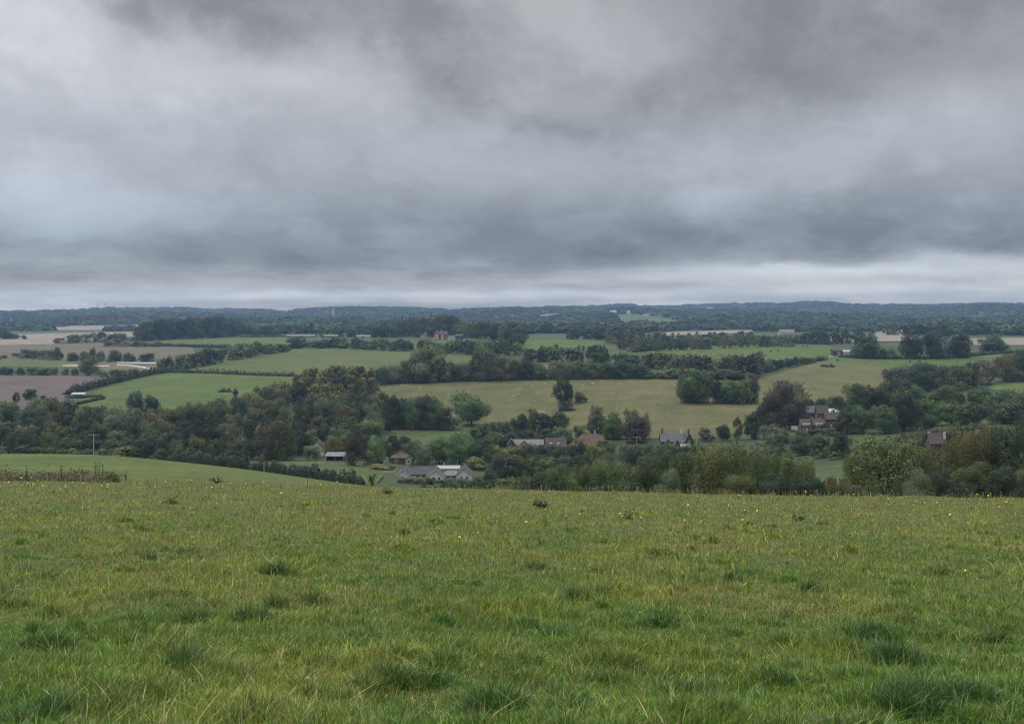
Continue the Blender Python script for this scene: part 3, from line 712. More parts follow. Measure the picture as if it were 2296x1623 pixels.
# left valley wood
row('the back row of the valley wood', [(-50, 905), (30, 899), (100, 892), (150, 892), (190, 905), (250, 915), (280, 910), (330, 915), (400, 908), (450, 903), (480, 892), (540, 882), (600, 866), (640, 856)], 21, 62, 50, ['ol', 'br', 'wl', 'gr', 'dk', 'dk'], dmin=420)
tree(305, 877, 40, 'lone', 'dk', base=930, dmin=420, label='left one of two dark trees standing up against the bright green field')
tree(340, 885, 40, 'round', 'dk', base=935, dmin=420, label='right one of two dark trees standing up against the bright green field')
row('the second row of the valley wood', [(-50, 922), (60, 915), (120, 905), (200, 922), (300, 925), (400, 918), (480, 905), (560, 892), (650, 888), (760, 890), (860, 905)], 22, 64, 50, ['br', 'wl', 'ol', 'dk', 'dk', 'gr'], dmin=410)
row('the third row of the valley wood', [(-50, 945), (100, 935), (200, 945), (300, 945), (400, 940), (520, 925), (600, 912), (700, 905), (760, 905), (860, 925)], 18, 62, 50, ['ol', 'dk', 'gr', 'dk', 'br', 'wl'], dmin=400)
row('the fourth row of the valley wood', [(-50, 965), (100, 940), (200, 965), (300, 966), (400, 962), (520, 950), (620, 935), (760, 930), (860, 955)], 20, 56, 48, ['ol', 'dk', 'dk', 'gr', 'br'], dmin=390)
row('the front row of the valley wood', [(-50, 980), (100, 962), (170, 985), (260, 985), (350, 985), (450, 978), (560, 985), (640, 990)], 16, 44, 44, ['dk', 'ol', 'dk', 'gr'], base=[(-50, 1030), (300, 1031), (640, 1030)], dmin=385)
for i_, (tops, hh, bb) in enumerate((([(655, 843), (690, 826), (720, 828), (760, 820), (800, 822), (838, 826)], 34, [(650, 874), (850, 866)]), ([(625, 862), (690, 843), (760, 838), (850, 850)], 34, [(615, 890), (860, 880)]), ([(605, 880), (690, 862), (770, 856), (862, 876)], 36, [(600, 910), (870, 908)]), ([(680, 888), (770, 878), (868, 898)], 38, [(680, 925), (870, 930)]))):
    row(f"the {['top', 'second', 'third', 'lowest'][i_]} tier of the russet young wood", tops, 9, hh, 31, ['br', 'br', 'ol', 'br', 'dk', 'ye'], base=bb, dmin=430, jy=3, mass='young')
row('the bushes topping the near pasture', [(-40, 1002), (60, 1000), (150, 1003), (240, 1003), (300, 1000), (320, 1010)], 11, 22, 40, ['dk', 'dk', 'ol'], base=[(-40, 1030), (330, 1034)], dmin=345, jy=3, kinds=('bush',))
tree(275, 1000, 58, 'bush', 'ol', d=322, label='rounded olive bush at the hedge gap by the utility pole')
tree(306, 1004, 34, 'bush', 'dk', d=320, label='dark bush at the left of the hedge gap')
tree(359, 1006, 42, 'bush', 'dk', d=316, label='dark dome shaped bush between two hedge gaps')
hedge('thick dark hedge descending along the pasture crest', [(378, 0, 312), (430, 0, 309), (500, 0, 306), (562, 0, 303)], 3.2, 3.0, 'dk', rough=.22)
row('the broken hedge between pasture and paddock', [(566, 1046), (585, 1044), (618, 1048), (634, 1045)], 4, 16, 22, ['dk', 'ol'], d=302, jy=1.5, kinds=('bush',))
hedge('low dark hedge running down between the two pastures', [(560, 0, 302), (640, 0, 300), (700, 0, 296), (760, 0, 292), (815, 0, 288)], 2.8, 2.4, 'dk', rough=.3)
# trees round the paddock and barn
for px, top, w, b, kd, ti, lab in (
 (598, 948, 58, 1031, 'willow', 'br', 'feathery brown tree at the left of the paddock'), (640, 943, 54, 1032, 'willow', 'ol', 'feathery olive tree with a thin visible stem by the paddock'),
 (700, 998, 44, 1033, 'bush', 'ol', 'rounded olive bush left of the open barn'), (751, 975, 46, 1028, 'round', 'ye', 'yellowing rounded tree behind the open barn'),
 (793, 958, 48, 1044, 'round', 'pu', 'tall dark brown tree right of the open barn'), (768, 930, 72, 1010, 'round', 'ol', 'olive tree with a large crown behind the yellowing one'), (828, 940, 70, 1005, 'round', 'ol', 'broad dull olive tree above the light green one'),
 (842, 977, 46, 1042, 'round', 'lt', 'light green rounded tree beside the dark conifer'), (826, 1010, 30, 1044, 'bush', 'gr', 'small green bush below the light green tree'),
 (882, 975, 34, 1037, 'column', 'dk', 'very dark columnar conifer in the village garden'), (925, 985, 46, 1040, 'round', 'ol', 'olive tree right of the columnar conifer'),
 (950, 996, 40, 1046, 'round', 'wl', 'grey green small tree behind the bungalow roof'), (905, 975, 36, 1025, 'round', 'dk', 'dark tree behind the tan roofed house'), (985, 980, 60, 1040, 'round', 'gr', 'green garden tree behind the bungalow'),
 (1030, 970, 72, 1045, 'round', 'gr', 'broad green tree behind the right end of the bungalow'), (1075, 980, 60, 1048, 'round', 'dk', 'dark tree at the bungalow end'),
 (1066, 1022, 52, 1052, 'bush', 'ye', 'yellow leaved bush by the right end of the bungalow'), (850, 1040, 52, 1068, 'bush', 'ye', 'yellowish overgrown heap of shrubs left of the bungalow'),
 (878, 1042, 20, 1062, 'bush', 'wl', 'small round grey bush at the bungalow corner')):
    tree(px, top, w, kd, ti, base=b, dmin=385, label=lab)
# shrubs in front of the bungalow
row('the shrubs below the bungalow', [(890, 1074), (915, 1072), (940, 1069), (965, 1072), (985, 1075), (1010, 1071), (1040, 1076), (1075, 1064), (1105, 1058)], 13, 26, 32, ['dk', 'br', 'dk', 'ol', 'gr'], base=[(880, 1082), (1100, 1092)], dmin=300, jy=3, kinds=('bush',))
row('the low scrub just past the meadow crest', [(930, 1086), (980, 1080), (1040, 1076), (1100, 1072), (1160, 1070)], 9, 30, 46, ['dk', 'ol', 'dk', 'gr'], d=215, jy=4, kinds=('bush',))
# village trees
row('the gardens below the sheep field', [(1065, 955), (1100, 947), (1130, 945), (1160, 930), (1195, 918), (1230, 930), (1265, 922)], 12, 45, 36, ['dk', 'dk', 'gr', 'ol'], base=[(1060, 985), (1180, 972), (1280, 966)], dmin=430, jy=4)
row('the garden trees above the terrace roofs', [(1085, 975), (1125, 968), (1170, 962), (1210, 965), (1250, 958), (1275, 958)], 9, 34, 34, ['dk', 'gr', 'ol', 'dk'], base=[(1080, 1003), (1280, 992)], dmin=430, jy=3)
for px, top, w, b, kd, ti, lab in (
 (1335, 908, 38, 972, 'column', 'br', 'tall tree with a brown top behind the orange roofed house'), (1336, 930, 40, 974, 'round', 'dk', 'dark lower tree in front of the brown topped one'),
 (1376, 926, 56, 985, 'round', 'gr', 'mid green tree left of the copper beech'), (1424, 930, 72, 992, 'round', 'pu', 'dark purple copper beech in the middle of the village'), (1418, 917, 40, 975, 'round', 'ol', 'olive tree top just behind the copper beech'),
 (1448, 925, 26, 985, 'lone', 'or', 'orange tinged tree at the right edge of the copper beech'), (1300, 952, 40, 985, 'round', 'gr', 'green tree left of the tall brown topped tree'), (1276, 975, 26, 1000, 'bush', 'dk', 'small dark bush between the two village roofs'),
 (1582, 960, 40, 989, 'bush', 'dk', 'dark rounded bush right of the slate house'), (1622, 951, 36, 988, 'round', 'dk', 'dark rounded tree beside the dark bush right of the slate house'), (1654, 934, 24, 986, 'column', 'ye', 'narrow yellow olive tree at the sheep field edge'),
 (1690, 925, 44, 985, 'round', 'dk', 'dark tree in front of the great dark chestnut'), (1752, 854, 104, 962, 'round', 'bb', 'great dark brown chestnut tree above the terraced houses'), (1715, 905, 56, 965, 'round', 'dk', 'dark lower tree at the left skirt of the great chestnut'),
 (1790, 905, 50, 950, 'round', 'dk', 'dark tree at the right skirt of the great chestnut'), (1845, 890, 46, 925, 'round', 'gr', 'green tree behind the white house'), (1810, 893, 40, 930, 'round', 'dk', 'dark tree behind the red terrace'), (1880, 888, 34, 925, 'round', 'dk', 'small dark tree above the white house'),
 (1742, 950, 76, 1012, 'round', 'wl', 'pale grey green rounded willow below the chestnut'), (1800, 975, 60, 1020, 'round', 'dk', 'dark green tree left in the dark thicket above the paddock'), (1845, 972, 64, 1026, 'round', 'gr', 'mid green tree in the dark thicket above the paddock'), (1885, 968, 50, 1028, 'round', 'dk', 'darkest tree at the right end of the thicket above the paddock'), (1872, 1008, 44, 1030, 'bush', 'gr', 'small round bush at the top of the valley paddock')):
    tree(px, top, w, kd, ti, base=b, dmin=345, label=lab)
row('the garden trees below the village roofs', [(1110, 995), (1150, 999), (1200, 996), (1250, 1000), (1290, 992), (1340, 994), (1375, 992), (1425, 999), (1470, 992), (1540, 994)], 19, 46, 40, ['dk', 'gr', 'dk', 'ol', 'ye'], base=[(1100, 1050), (1480, 1048)], dmin=345, jy=4, kinds=('bush',))  # garden trees, built with bush crowns and named bush
row('the thicket under the village gardens', [(1090, 1020), (1150, 1018), (1200, 1022), (1260, 1016), (1320, 1020), (1390, 1012), (1440, 1000), (1500, 1012)], 13, 56, 52, ['dk', 'gr', 'dk', 'ol'], base=[(1080, 1080), (1500, 1080)], dmin=300, jy=4, kinds=('bush',))
tree(1283, 992, 44, 'round', 'or', base=1046, dmin=345, label='orange tinged tree beside the orange roofed house')
tree(1400, 1015, 34, 'round', 'wl', base=1058, dmin=330, label='pale grey green small tree below the white gable')
# right woods
row('the upper row of the right hand woods', [(2005, 824), (2050, 817), (2110, 817), (2138, 824), (2168, 812), (2210, 806), (2253, 790), (2300, 778), (2360, 775)], 11, 54, 52, ['dk', 'dk', 'br', 'gr', 'wl'], base=[(1995, 880), (2150, 875), (2230, 858), (2360, 850)], dmin=520)
row('the middle row of the right hand woods', [(1895, 886), (1925, 858), (1960, 858), (2000, 850), (2040, 850), (2070, 862), (2120, 860), (2170, 866), (2220, 874), (2290, 866), (2350, 870)], 12, 84, 62, ['dk', 'gr', 'dk', 'gr', 'ol'], base=[(1885, 935), (2050, 930), (2350, 940)], dmin=430)
row('the front row of the right hand woods', [(1862, 938), (1900, 915), (1950, 906), (1990, 908), (2025, 880), (2060, 890), (2095, 895), (2150, 898), (2220, 900), (2290, 900), (2350, 900)], 11, 84, 66, ['gr', 'dk', 'gr', 'dk', 'dk'], base=[(1860, 972), (2000, 972), (2100, 955), (2350, 948)], dmin=400)
tree(2025, 874, 62, 'round', 'ol', base=965, dmin=400, label='pointed olive tree standing out of the front of the right woods')
tree(2184, 929, 34, 'bush', 'gr', base=950, dmin=380, label='round green bush alone on the strip before the right woods')
# near trees below the crest on the right
row('the willow thicket behind the crest', [(1130, 1070), (1190, 1062), (1250, 1050), (1300, 1032), (1360, 1036), (1410, 1042), (1470, 1030)], 10, 60, 74, ['wl', 'ol', 'gr', 'gr', 'ol'], d=128, jy=6, kinds=('willow', 'bush'))
row('the dark scrub under the willow thicket', [(1110, 1086), (1180, 1080), (1260, 1070), (1340, 1076), (1420, 1082), (1500, 1080)], 10, 40, 60, ['dk', 'dk', 'ol', 'gr'], d=104, jy=5, kinds=('bush',))
for px, top, w, d_, kd, ti, lab in (
 (1480, 1006, 90, 150, 'round', 'gr', 'mid green tree left of the multi stemmed willows'), (1545, 996, 100, 135, 'willow', 'ol', 'olive willow with thin leaning stems behind the crest'), (1606, 990, 118, 122, 'willow', 'ol', 'largest multi stemmed willow right of the village'),
 (1680, 998, 104, 130, 'willow', 'ol', 'bushy olive willow right of the largest one'), (1735, 1002, 96, 138, 'willow', 'gr', 'green willow below the pale rounded one'), (1785, 1025, 84, 118, 'willow', 'ol', 'smaller olive willow sloping toward the paddock'),
 (1500, 1048, 70, 100, 'bush', 'wl', 'grey green bush at the foot of the multi stemmed willows'), (1660, 1060, 80, 98, 'bush', 'ol', 'olive bush under the largest willow'), (1740, 1062, 90, 98, 'bush', 'dk', 'dark bush left of the orange one'), (1820, 1068, 84, 100, 'bush', 'dk', 'dark bush with a few orange leaves by the paddock'), (1872, 1080, 64, 98, 'bush', 'ol', 'low olive bush at the paddock foot'),
 (1920, 1084, 60, 100, 'bush', 'wl', 'pale scrubby bush before the branching willow'), (1866, 1066, 30, 104, 'bush', 'or', 'small orange leaved bush at the paddock edge'),
 (1985, 970, 172, 112, 'forked', 'ol', 'big olive willow with a forked dark trunk'), (2056, 1002, 86, 125, 'willow', 'ol', 'olive willow right of the forked one'),
 (2168, 962, 100, 140, 'willow', 'br', 'brownish scrubby tree half hiding the brick house'), (2195, 950, 130, 150, 'willow', 'ol', 'olive tree right of the half hidden house'), (2262, 958, 130, 140, 'round', 'dk', 'dark tree at the right edge before the strip meadow'), (2330, 950, 120, 145, 'round', 'dk', 'dark tree cut off by the right frame edge'),
 (2060, 1050, 80, 100, 'bush', 'wl', 'grey green bush right of the forked willow trunk'), (2110, 1045, 100, 104, 'bush', 'dk', 'dark bramble mound below the brick house'), (2180, 1035, 110, 100, 'bush', 'ol', 'olive scrub mound in the right hand thicket'), (2240, 1040, 100, 98, 'bush', 'dk', 'dark scrub mound near the right edge'), (2300, 1050, 90, 100, 'bush', 'wl', 'grey green scrub at the right frame edge'), (2150, 1075, 80, 92, 'bush', 'dk', 'dark low bramble at the crest on the right')):
    tree(px, top, w, kd, ti, d=d_, label=lab)
# bare looking sapling and bush in the bright green field
tree(528, 871, 14, 'lone', 'dk', base=889, dmin=480, label='small bare sapling in the bright green field')
hedge('short dark hedge stub in the bright green field', [(490, 880), (522, 880)], 2.0, 2.5, 'dk', 480)
hedge('short dark hedge stub on the right cattle pasture', [(1839, 823), (1872, 824)], 2.0, 2.0, 'dk', 500)

row('the shrubs before the terraced houses', [(1780, 966), (1815, 963), (1845, 962), (1875, 955)], 6, 18, 24, ['dk', 'gr', 'ol'], base=[(1775, 984), (1880, 976)], dmin=380, jy=2, kinds=('bush',))
row('the shrubs before the brown roofed house', [(1640, 996), (1670, 997), (1710, 994)], 4, 20, 28, ['dk', 'ol'], base=[(1640, 1018), (1710, 1016)], dmin=350, jy=2, kinds=('bush',))
tree(1890, 912, 40, 'round', 'dk', base=955, dmin=400, label='dark tree crowding the right side of the white house')
tree(1780, 930, 40, 'round', 'dk', base=962, dmin=400, label='dark tree between the chestnut and the terraced houses')
tree(1948, 1082, 54, 'bush', 'ol', d=106, label='olive bush hugging the left foot of the forked willow')
tree(2012, 1084, 50, 'bush', 'dk', d=106, label='dark ivy like bush round the trunk of the forked willow')
tree(1925, 1010, 70, 'round', 'ye', d=150, label='yellow green rounded tree just left of the forked willow')
row('the trees filling in behind the barn', [(640, 966), (690, 962), (740, 956), (800, 968), (866, 985)], 9, 46, 42, ['ol', 'dk', 'gr', 'dk', 'br'], base=[(630, 1026), (700, 1016), (870, 1020)], dmin=400, jy=4)
row('the shrubs around the terrace roofs', [(1140, 992), (1180, 997), (1222, 998), (1275, 994), (1360, 990)], 8, 22, 26, ['dk', 'gr', 'ol'], base=[(1135, 1016), (1365, 1014)], dmin=350, jy=3, kinds=('bush',))
tree(1296, 983, 34, 'round', 'ol', base=1030, dmin=350, label='olive tree hiding the left corner of the orange roofed house')
tree(1352, 986, 32, 'round', 'dk', base=1026, dmin=350, label='dark tree hiding the right corner of the orange roofed house')
tree(1822, 949, 18, 'round', 'gr', base=976, dmin=380, label='small green tree in front of the two dormer houses')
tree(1852, 947, 22, 'round', 'dk', base=974, dmin=380, label='small dark tree in front of the taller terraced house')
tree(2130, 985, 44, 'willow', 'ol', d=160, label='thin olive scrub beside the half hidden brick house')
tree(2096, 1001, 84, 'willow', 'ol', d=152, label='olive scrub covering the foot of the half hidden brick house')
row('the scrub behind the lone brick house', [(2020, 968), (2080, 958), (2140, 948), (2210, 946), (2310, 958)], 9, 56, 56, ['ol', 'br', 'ol', 'gr'], base=[(2010, 1018), (2310, 1008)], dmin=345, jy=4)
build_mass('far', 'distant_trees', 'tree belts and hedgerow trees on the slopes beyond the sheep field')
build_mass('young', 'young_woodland', 'close russet young woodland on the slope left of the sheep field', 900, .075)
# ------------------------------------------------------------------ buildings
WHITE = plain('white_render', (0.432, 0.425, 0.403), 0.8, 0.08, 0.5)
CREAM = plain('cream_render', (0.302, 0.288, 0.252), 0.85, 0.1, 0.5)
BRICKM = plain('red_brick', (0.095, 0.056, 0.045), 0.9, 0.2, 1.5)
BROWNB = plain('brown_brick', (0.081, 0.059, 0.048), 0.9, 0.2, 1.5)
SLATE = plain('slate', (0.062, 0.064, 0.074), 0.65, 0.15, 1.0, 0.3)
DKTILE = plain('dark_tiles', (0.050, 0.045, 0.048), 0.8, 0.2, 1.0)
BRTILE = plain('brown_tiles', (0.059, 0.045, 0.044), 0.85, 0.2, 1.0)
ORTILE = plain('orange_tiles', (0.085, 0.055, 0.042), 0.85, 0.25, 0.8)
TANTILE = plain('weathered_tiles', (0.100, 0.083, 0.064), 0.85, 0.2, 0.8)
PALER = plain('pale_sheet_roof', (0.265, 0.265, 0.259), 0.6, 0.1, 0.5)
GREYR = plain('pale_grey_tiles', (0.123, 0.121, 0.116), 0.85, 0.2, 0.8)
DARKW = plain('dark_boards', (0.06, 0.055, 0.05), 0.9, 0.25, 1.0)
WOODP = plain('weathered_wood', (0.22, 0.19, 0.15), 0.9, 0.25, 2.0)
METAL = plain('galvanised_steel', (0.30, 0.31, 0.32), 0.5, 0.1, 1.0, 0.4)
BRICKH = plain('warm_brick', (0.27, 0.125, 0.10), 0.9, 0.2, 1.0)
PALEW = plain('pale_wood', (0.30, 0.28, 0.25), 0.9, 0.15, 2.0)
GLASS, _n, _b = new_mat('window_glass'); _b.inputs['Base Color'].default_value = (0.03, 0.035, 0.04, 1); _b.inputs['Roughness'].default_value = 0.15; _b.inputs['Specular IOR Level'].default_value = 0.5

def block(root, x, y, w, dp, wh, rh, turn=0, wall=WHITE, roof=SLATE, hip=False, over=0.35, z=0.0, barge=None):
    """gabled (or hipped) block; ridge along local x, or along y when turn=1"""
    M = Matrix.Translation((x, y, z)) @ Matrix.Rotation(math.pi/2 if turn else 0, 4, 'Z')
    a, b = w/2, dp/2
    m = MB()
    if hip:
        m.box(-a, a, -b, b, -1.5, wh)
    else:
        m.add([(-a,-b,-1.5),(a,-b,-1.5),(a,b,-1.5),(-a,b,-1.5),(-a,-b,wh),(a,-b,wh),(a,b,wh),(-a,b,wh),(-a,0,wh+rh-.05),(a,0,wh+rh-.05)],
              [(0,3,2,1),(0,1,5,4),(2,3,7,6),(1,2,6,9,5),(3,0,4,8,7),(4,5,9,8),(6,7,8,9)])
    m.build('wall', wall, root, M)
    r = MB(); o = over; t = 0.18
    if hip:
        k = max(a-b*0.9, 0.05)
        vs = [(-a-o,-b-o,wh-.08),(a+o,-b-o,wh-.08),(a+o,b+o,wh-.08),(-a-o,b+o,wh-.08),(-a-o,-b-o,wh+.06),(a+o,-b-o,wh+.06),(a+o,b+o,wh+.06),(-a-o,b+o,wh+.06),(-k,0,wh+rh),(k,0,wh+rh)]
        r.add(vs, [(0,3,2,1),(0,1,5,4),(1,2,6,5),(2,3,7,6),(3,0,4,7),(4,5,9,8),(6,7,8,9),(5,6,9),(7,4,8)])
    else:
        s = rh/b
        e = wh-o*s
        r.quadslab((-a-o,-b-o,e),(a+o,-b-o,e),(a+o,0.02,wh+rh),(-a-o,0.02,wh+rh), t)
        r.quadslab((a+o,b+o,e),(-a-o,b+o,e),(-a-o,-0.02,wh+rh+.004),(a+o,-0.02,wh+rh+.004), t)
    ro = r.build('roof', roof, root, M)
    if barge and not hip:
        for sx in (-1, 1):
            g = MB(); X = sx*(a+o+.05); s = rh/b; e = wh-o*s
            g.quadslab((X-.05,-b-o,e-.1),(X+.05,-b-o,e-.1),(X+.05,0,wh+rh+.12),(X-.05,0,wh+rh+.12), .22)
            g.quadslab((X+.05,b+o,e-.1),(X-.05,b+o,e-.1),(X-.05,0.004,wh+rh+.12),(X+.05,0.004,wh+rh+.12), .22)
            g.build('bargeboard', barge, root, M)
    return ro

def window(root, x, y, z, w, h, frame=WHITE, turn=0):
    """window in a wall whose outside faces local -y at y (turn=1: faces +x at x, turn=-1: faces -x)"""
    M = Matrix.Translation((x, y, z)) @ Matrix.Rotation({0: 0, 1: math.pi/2, -1: -math.pi/2}[turn], 4, 'Z')
    m = MB(); t = 0.13
    m.box(-w/2, w/2, -.07, .05, 0, t).box(-w/2, w/2, -.07, .05, h-t, h).box(-w/2, -w/2+t, -.07, .05, t, h-t).box(w/2-t, w/2, -.07, .05, t, h-t)
    if w > 1.0: m.box(-.04, .04, -.06, .05, t, h-t)
    f = m.build('window', frame, root, M)
    p = MB().box(-w/2+t-.01, w/2-t+.01, -.03, .04, t-.01, h-t+.01); p.build('pane', GLASS, f, M)

def door(root, x, y, w=1.0, h=2.1, mat=DARKW):
    MB().box(x-w/2, x+w/2, y-.06, y+.05, -.2, h).build('door', mat, root)

def chimney(root, x, y, z0, z1, w=0.7, mat=BRICKM, pots=2):
    c = MB().box(x-w/2, x+w/2, y-w*.4, y+w*.4, z0, z1).box(x-w/2-.08, x+w/2+.08, y-w*.4-.08, y+w*.4+.08, z1, z1+.15).build('chimney', mat, root)
    for k in range(pots):
        px = x+(k-(pots-1)/2)*.32
        MB().tube([(px, y, z1+.14), (px, y, z1+.6)], [.13, .10], 8).build('pot', ORTILE, c)

def house_root(name, label, px, base, rz=0.0, d=None, dmin=330, cat='house', group=None):
    d = d or depth(px, base, dmin)
    o = empty(name, gpt(px, d), rz)
    tag(o, label, cat, group)
    return o, d/F        # metres per photo unit

# bungalow in front
r, s = house_root('bungalow', 'long low grey roofed bungalow with pale gables and white patches of roof', 973, 1077, dmin=320)
r.scale = (.9, .9, .9)
W_ = 80*s*1.0
block(r, -5.5, 4, 12.5, 7.5, 2.3, 2.3, 0, CREAM, DKTILE)
block(r, -11.2, 1.6, 8, 4.6, 2.2, 1.9, 1, WHITE, DKTILE, barge=WHITE)
block(r, 1.0, 0.2, 9, 6.0, 2.3, 2.1, 1, WHITE, DKTILE, barge=WHITE)
block(r, 5.0, 5, 9.5, 6.5, 2.3, 2.4, 0, CREAM, DKTILE)
MB().quadslab((.8, 3.2, 3.75), (9.4, 3.2, 3.75), (9.4, 4.7, 4.85), (.8, 4.7, 4.85), .12).build('roof_panel', PALER, r)
MB().quadslab((4.6, 1.7, 2.82), (8.2, 1.7, 2.82), (8.2, 2.5, 3.38), (4.6, 2.5, 3.38), .12).build('roof_panel', GREYR, r)
block(r, 11.0, 1.5, 9, 5.4, 2.5, 2.3, 1, WHITE, DKTILE, barge=PALER)
block(r, 6.2, 0.4, 4.4, 3.0, 2.1, 1.0, 0, CREAM, GREYR)
for x, y, w in ((-11.2, -2.4, 1.1), (0.2, -4.3, 1.4), (2.2, -4.3, 1.0), (5.4, -1.1, 1.2), (7.2, -1.1, 1.0), (10.2, -3.0, 1.2), (12.2, -3.0, 1.2), (-6, .25, 1.6), (-3.6, .25, 1.4)):
    window(r, x, y, 0.8, w, 1.2)
door(r, 8.0, -1.1); chimney(r, -8.6, 4, 4.2, 5.6); chimney(r, 3.4, 5, 4.3, 5.5, .6, PALER, 1)
# hipped tan roof house
r, s = house_root('cottage', 'small house with a weathered tan hipped roof behind the bungalow', 900, 1043, d=432)
block(r, 0, 0, 7.4, 6.2, 2.6, 2.9, 0, BROWNB, TANTILE, hip=True); block(r, 3.2, -2.5, 3.4, 2.4, 2.3, 1.3, 1, CREAM, TANTILE)
window(r, -1.6, -3.1, 1.0, 1.3, 1.1); window(r, 3.2, -4.25, .8, 1.0, 1.1); chimney(r, 1.2, .6, 4.2, 6.1)
# open barn
r, s = house_root('open_barn', 'open fronted pole barn with a pale sheet roof in the paddock', 753, 1036, d=418, cat='barn')
m = MB(); m.quadslab((-3.8, -2.4, 2.5), (3.8, -2.4, 2.5), (3.8, 2.4, 3.5), (-3.8, 2.4, 3.5), .12); m.build('roof', GREYR, r)
MB().box(-3.4, 3.4, 2.0, 2.12, -.5, 3.3).build('back_wall', DARKW, r)
for x in (-3.3, 3.3):
    MB().box(x-.06, x+.06, -2.1, 1.98, -.5, 2.5).build('side_wall', DARKW, r)
for x in (-3.3, 0, 3.3): MB().box(x-.1, x+.1, -2.3, -2.12, -.5, 2.56).build('post', WOODP, r)
MB().box(-3.1, 3.1, -2.0, -1.9, -.3, .9).build('rail_panel', WOODP, r)
# shed by the timber heap
r, s = house_root('shed', 'little shed with a pale green grey roof by the yellowish shrubs', 847, 1043, d=415, cat='shed')
block(r, 0, 0, 4.0, 3.0, 1.8, 0.9, 0, BROWNB, GREYR); window(r, 0.8, -1.5, .7, .8, .8); door(r, -1.0, -1.5, .8, 1.7, DARKW)
r, s = house_root('shed', 'narrow white garden shed below the light green tree', 826, 1044, d=412, cat='shed')
block(r, 0, 0, 1.8, 2.2, 2.0, 0.7, 1, WHITE, GREYR); door(r, 0, -.9, .7, 1.7, DARKW)
# white gables in the valley wood
for px, b, w, lab in ((719, 1010, 4.6, 'white gable end peeping from the wood left of the yellowing tree'), (769, 981, 3.6, 'tiny white gable high among the olive trees above the barn'), (573, 1016, 3.4, 'small pale cottage gable deep in the valley wood'), (372, 1000, 3.0, 'small white outbuilding hidden in the lower valley wood')):
    r, s = house_root('cottage', lab, px, b+8, dmin=395)
    block(r, 0, -6, 7, w, 2.8, 2.4, 1, WHITE, BRTILE, z=1.2); window(r, 0, -9.52, 2.0, .9, 1.0)
# village: terrace, dark house, orange house
r, s = house_root('terrace', 'low terrace with a long pale grey roof and a red brick gable at one end', 1180, 1008, d=492)
block(r, 1.0, 0, 13.0, 6.0, 2.6, 2.3, 0, CREAM, GREYR); block(r, -6.6, -1.2, 6.6, 3.2, 3.1, 2.2, 1, BRICKM, BRTILE); block(r, -1.0, -1.5, 5, 4.4, 2.9, 1.8, 1, CREAM, TANTILE)
for x in (1.8, 3.8, 5.8): window(r, x, -3.0, .9, 1.1, 1.1)
window(r, -6.6, -4.5, 1.0, 1.0, 1.2); window(r, -1, -4.0, 1.0, 1.1, 1.1); door(r, .0+2.8, -3.0); chimney(r, -5.0, 1, 4.0, 6.0)
r, s = house_root('house', 'dark tiled house with two white dormers and a chimney at each ridge end', 1246, 1008, d=485)
block(r, 0, 0, 8.6, 6.6, 2.5, 3.6, 0, BROWNB, BRTILE)
for x in (-2.2, 1.0):
    m = MB(); m.box(x-.55, x+.55, -2.9, -1.4, 2.9, 4.2); m.build('dormer', WHITE, r)
    window(r, x, -2.9, 3.1, .8, .9)
for x in (-3.0, 2.4): window(r, x, -3.3, .8, 1.2, 1.2)
door(r, 0, -3.3); chimney(r, -2.6, .3, 5.2, 7.0, .7); chimney(r, 4.0, .3, 5.2, 7.4, .7)
r, s = house_root('house', 'large house with an orange red hipped roof and one tall chimney', 1322, 1010, d=482)
block(r, 0.6, 1, 14.0, 7.4, 3.0, 4.3, 0, BRICKM, ORTILE, hip=True); block(r, -2.6, -2.0, 7.0, 5.6, 2.9, 3.5, 1, BRICKM, ORTILE, hip=True)
for x in (2.0, 4.2, 6.2): window(r, x, -2.7, 1.0, 1.2, 1.3)
window(r, -2.6, -5.5, 1.0, 1.6, 1.3); door(r, 1.0, -2.7, 1.0, 2.1, WHITE); chimney(r, 2.4, 1.2, 5.8, 8.6, .8, CREAM)
# gardens above
r, s = house_root('caravan', 'white static caravan beside the dark trees at the foot of the sheep field', 1215, 932, dmin=430, cat='caravan')
m = MB(); m.box(-1.9, 1.9, -1.1, 1.1, .45, 2.2); m.build('body', WHITE, r); MB().box(-2.0, 2.0, -1.2, 1.2, 2.2, 2.35).build('roof', PALER, r)
for x in (-1.1, .5): window(r, x, -1.1, 1.1, .9, .7)
for x in (-1.2, 1.2): MB().tube([(x, -1.14, .36), (x, -.94, .36)], [.34, .34], 10).build('wheel', DARKW, r)
r, s = house_root('shed', 'long pale roofed shed among the gardens under the caravan', 1208, 951, dmin=430, cat='shed')
block(r, 0, 0, 4.2, 2.6, 1.6, .8, 0, BROWNB, GREYR); window(r, .8, -1.3, .6, .8, .6)
r, s = house_root('cottage', 'bright white cottage gable in the gardens above the terrace', 1184, 966, dmin=430)
block(r, 0, 0, 4.6, 3.0, 2.3, 1.8, 1, WHITE, SLATE); window(r, 0, -2.3, 1.0, .8, .9)
r, s = house_root('bungalow', 'white walled bungalow with grey gable above the dark tiled house', 1240, 966, dmin=430)
block(r, 0, 0, 5.6, 3.6, 2.5, 1.5, 0, WHITE, GREYR); block(r, -.6, -1.8, 3.2, 2.4, 2.4, 1.4, 1, WHITE, SLATE); window(r, 1.6, -1.8, .9, 1.0, 1.0); window(r, -.6, -3.4, .9, .9, 1.0)
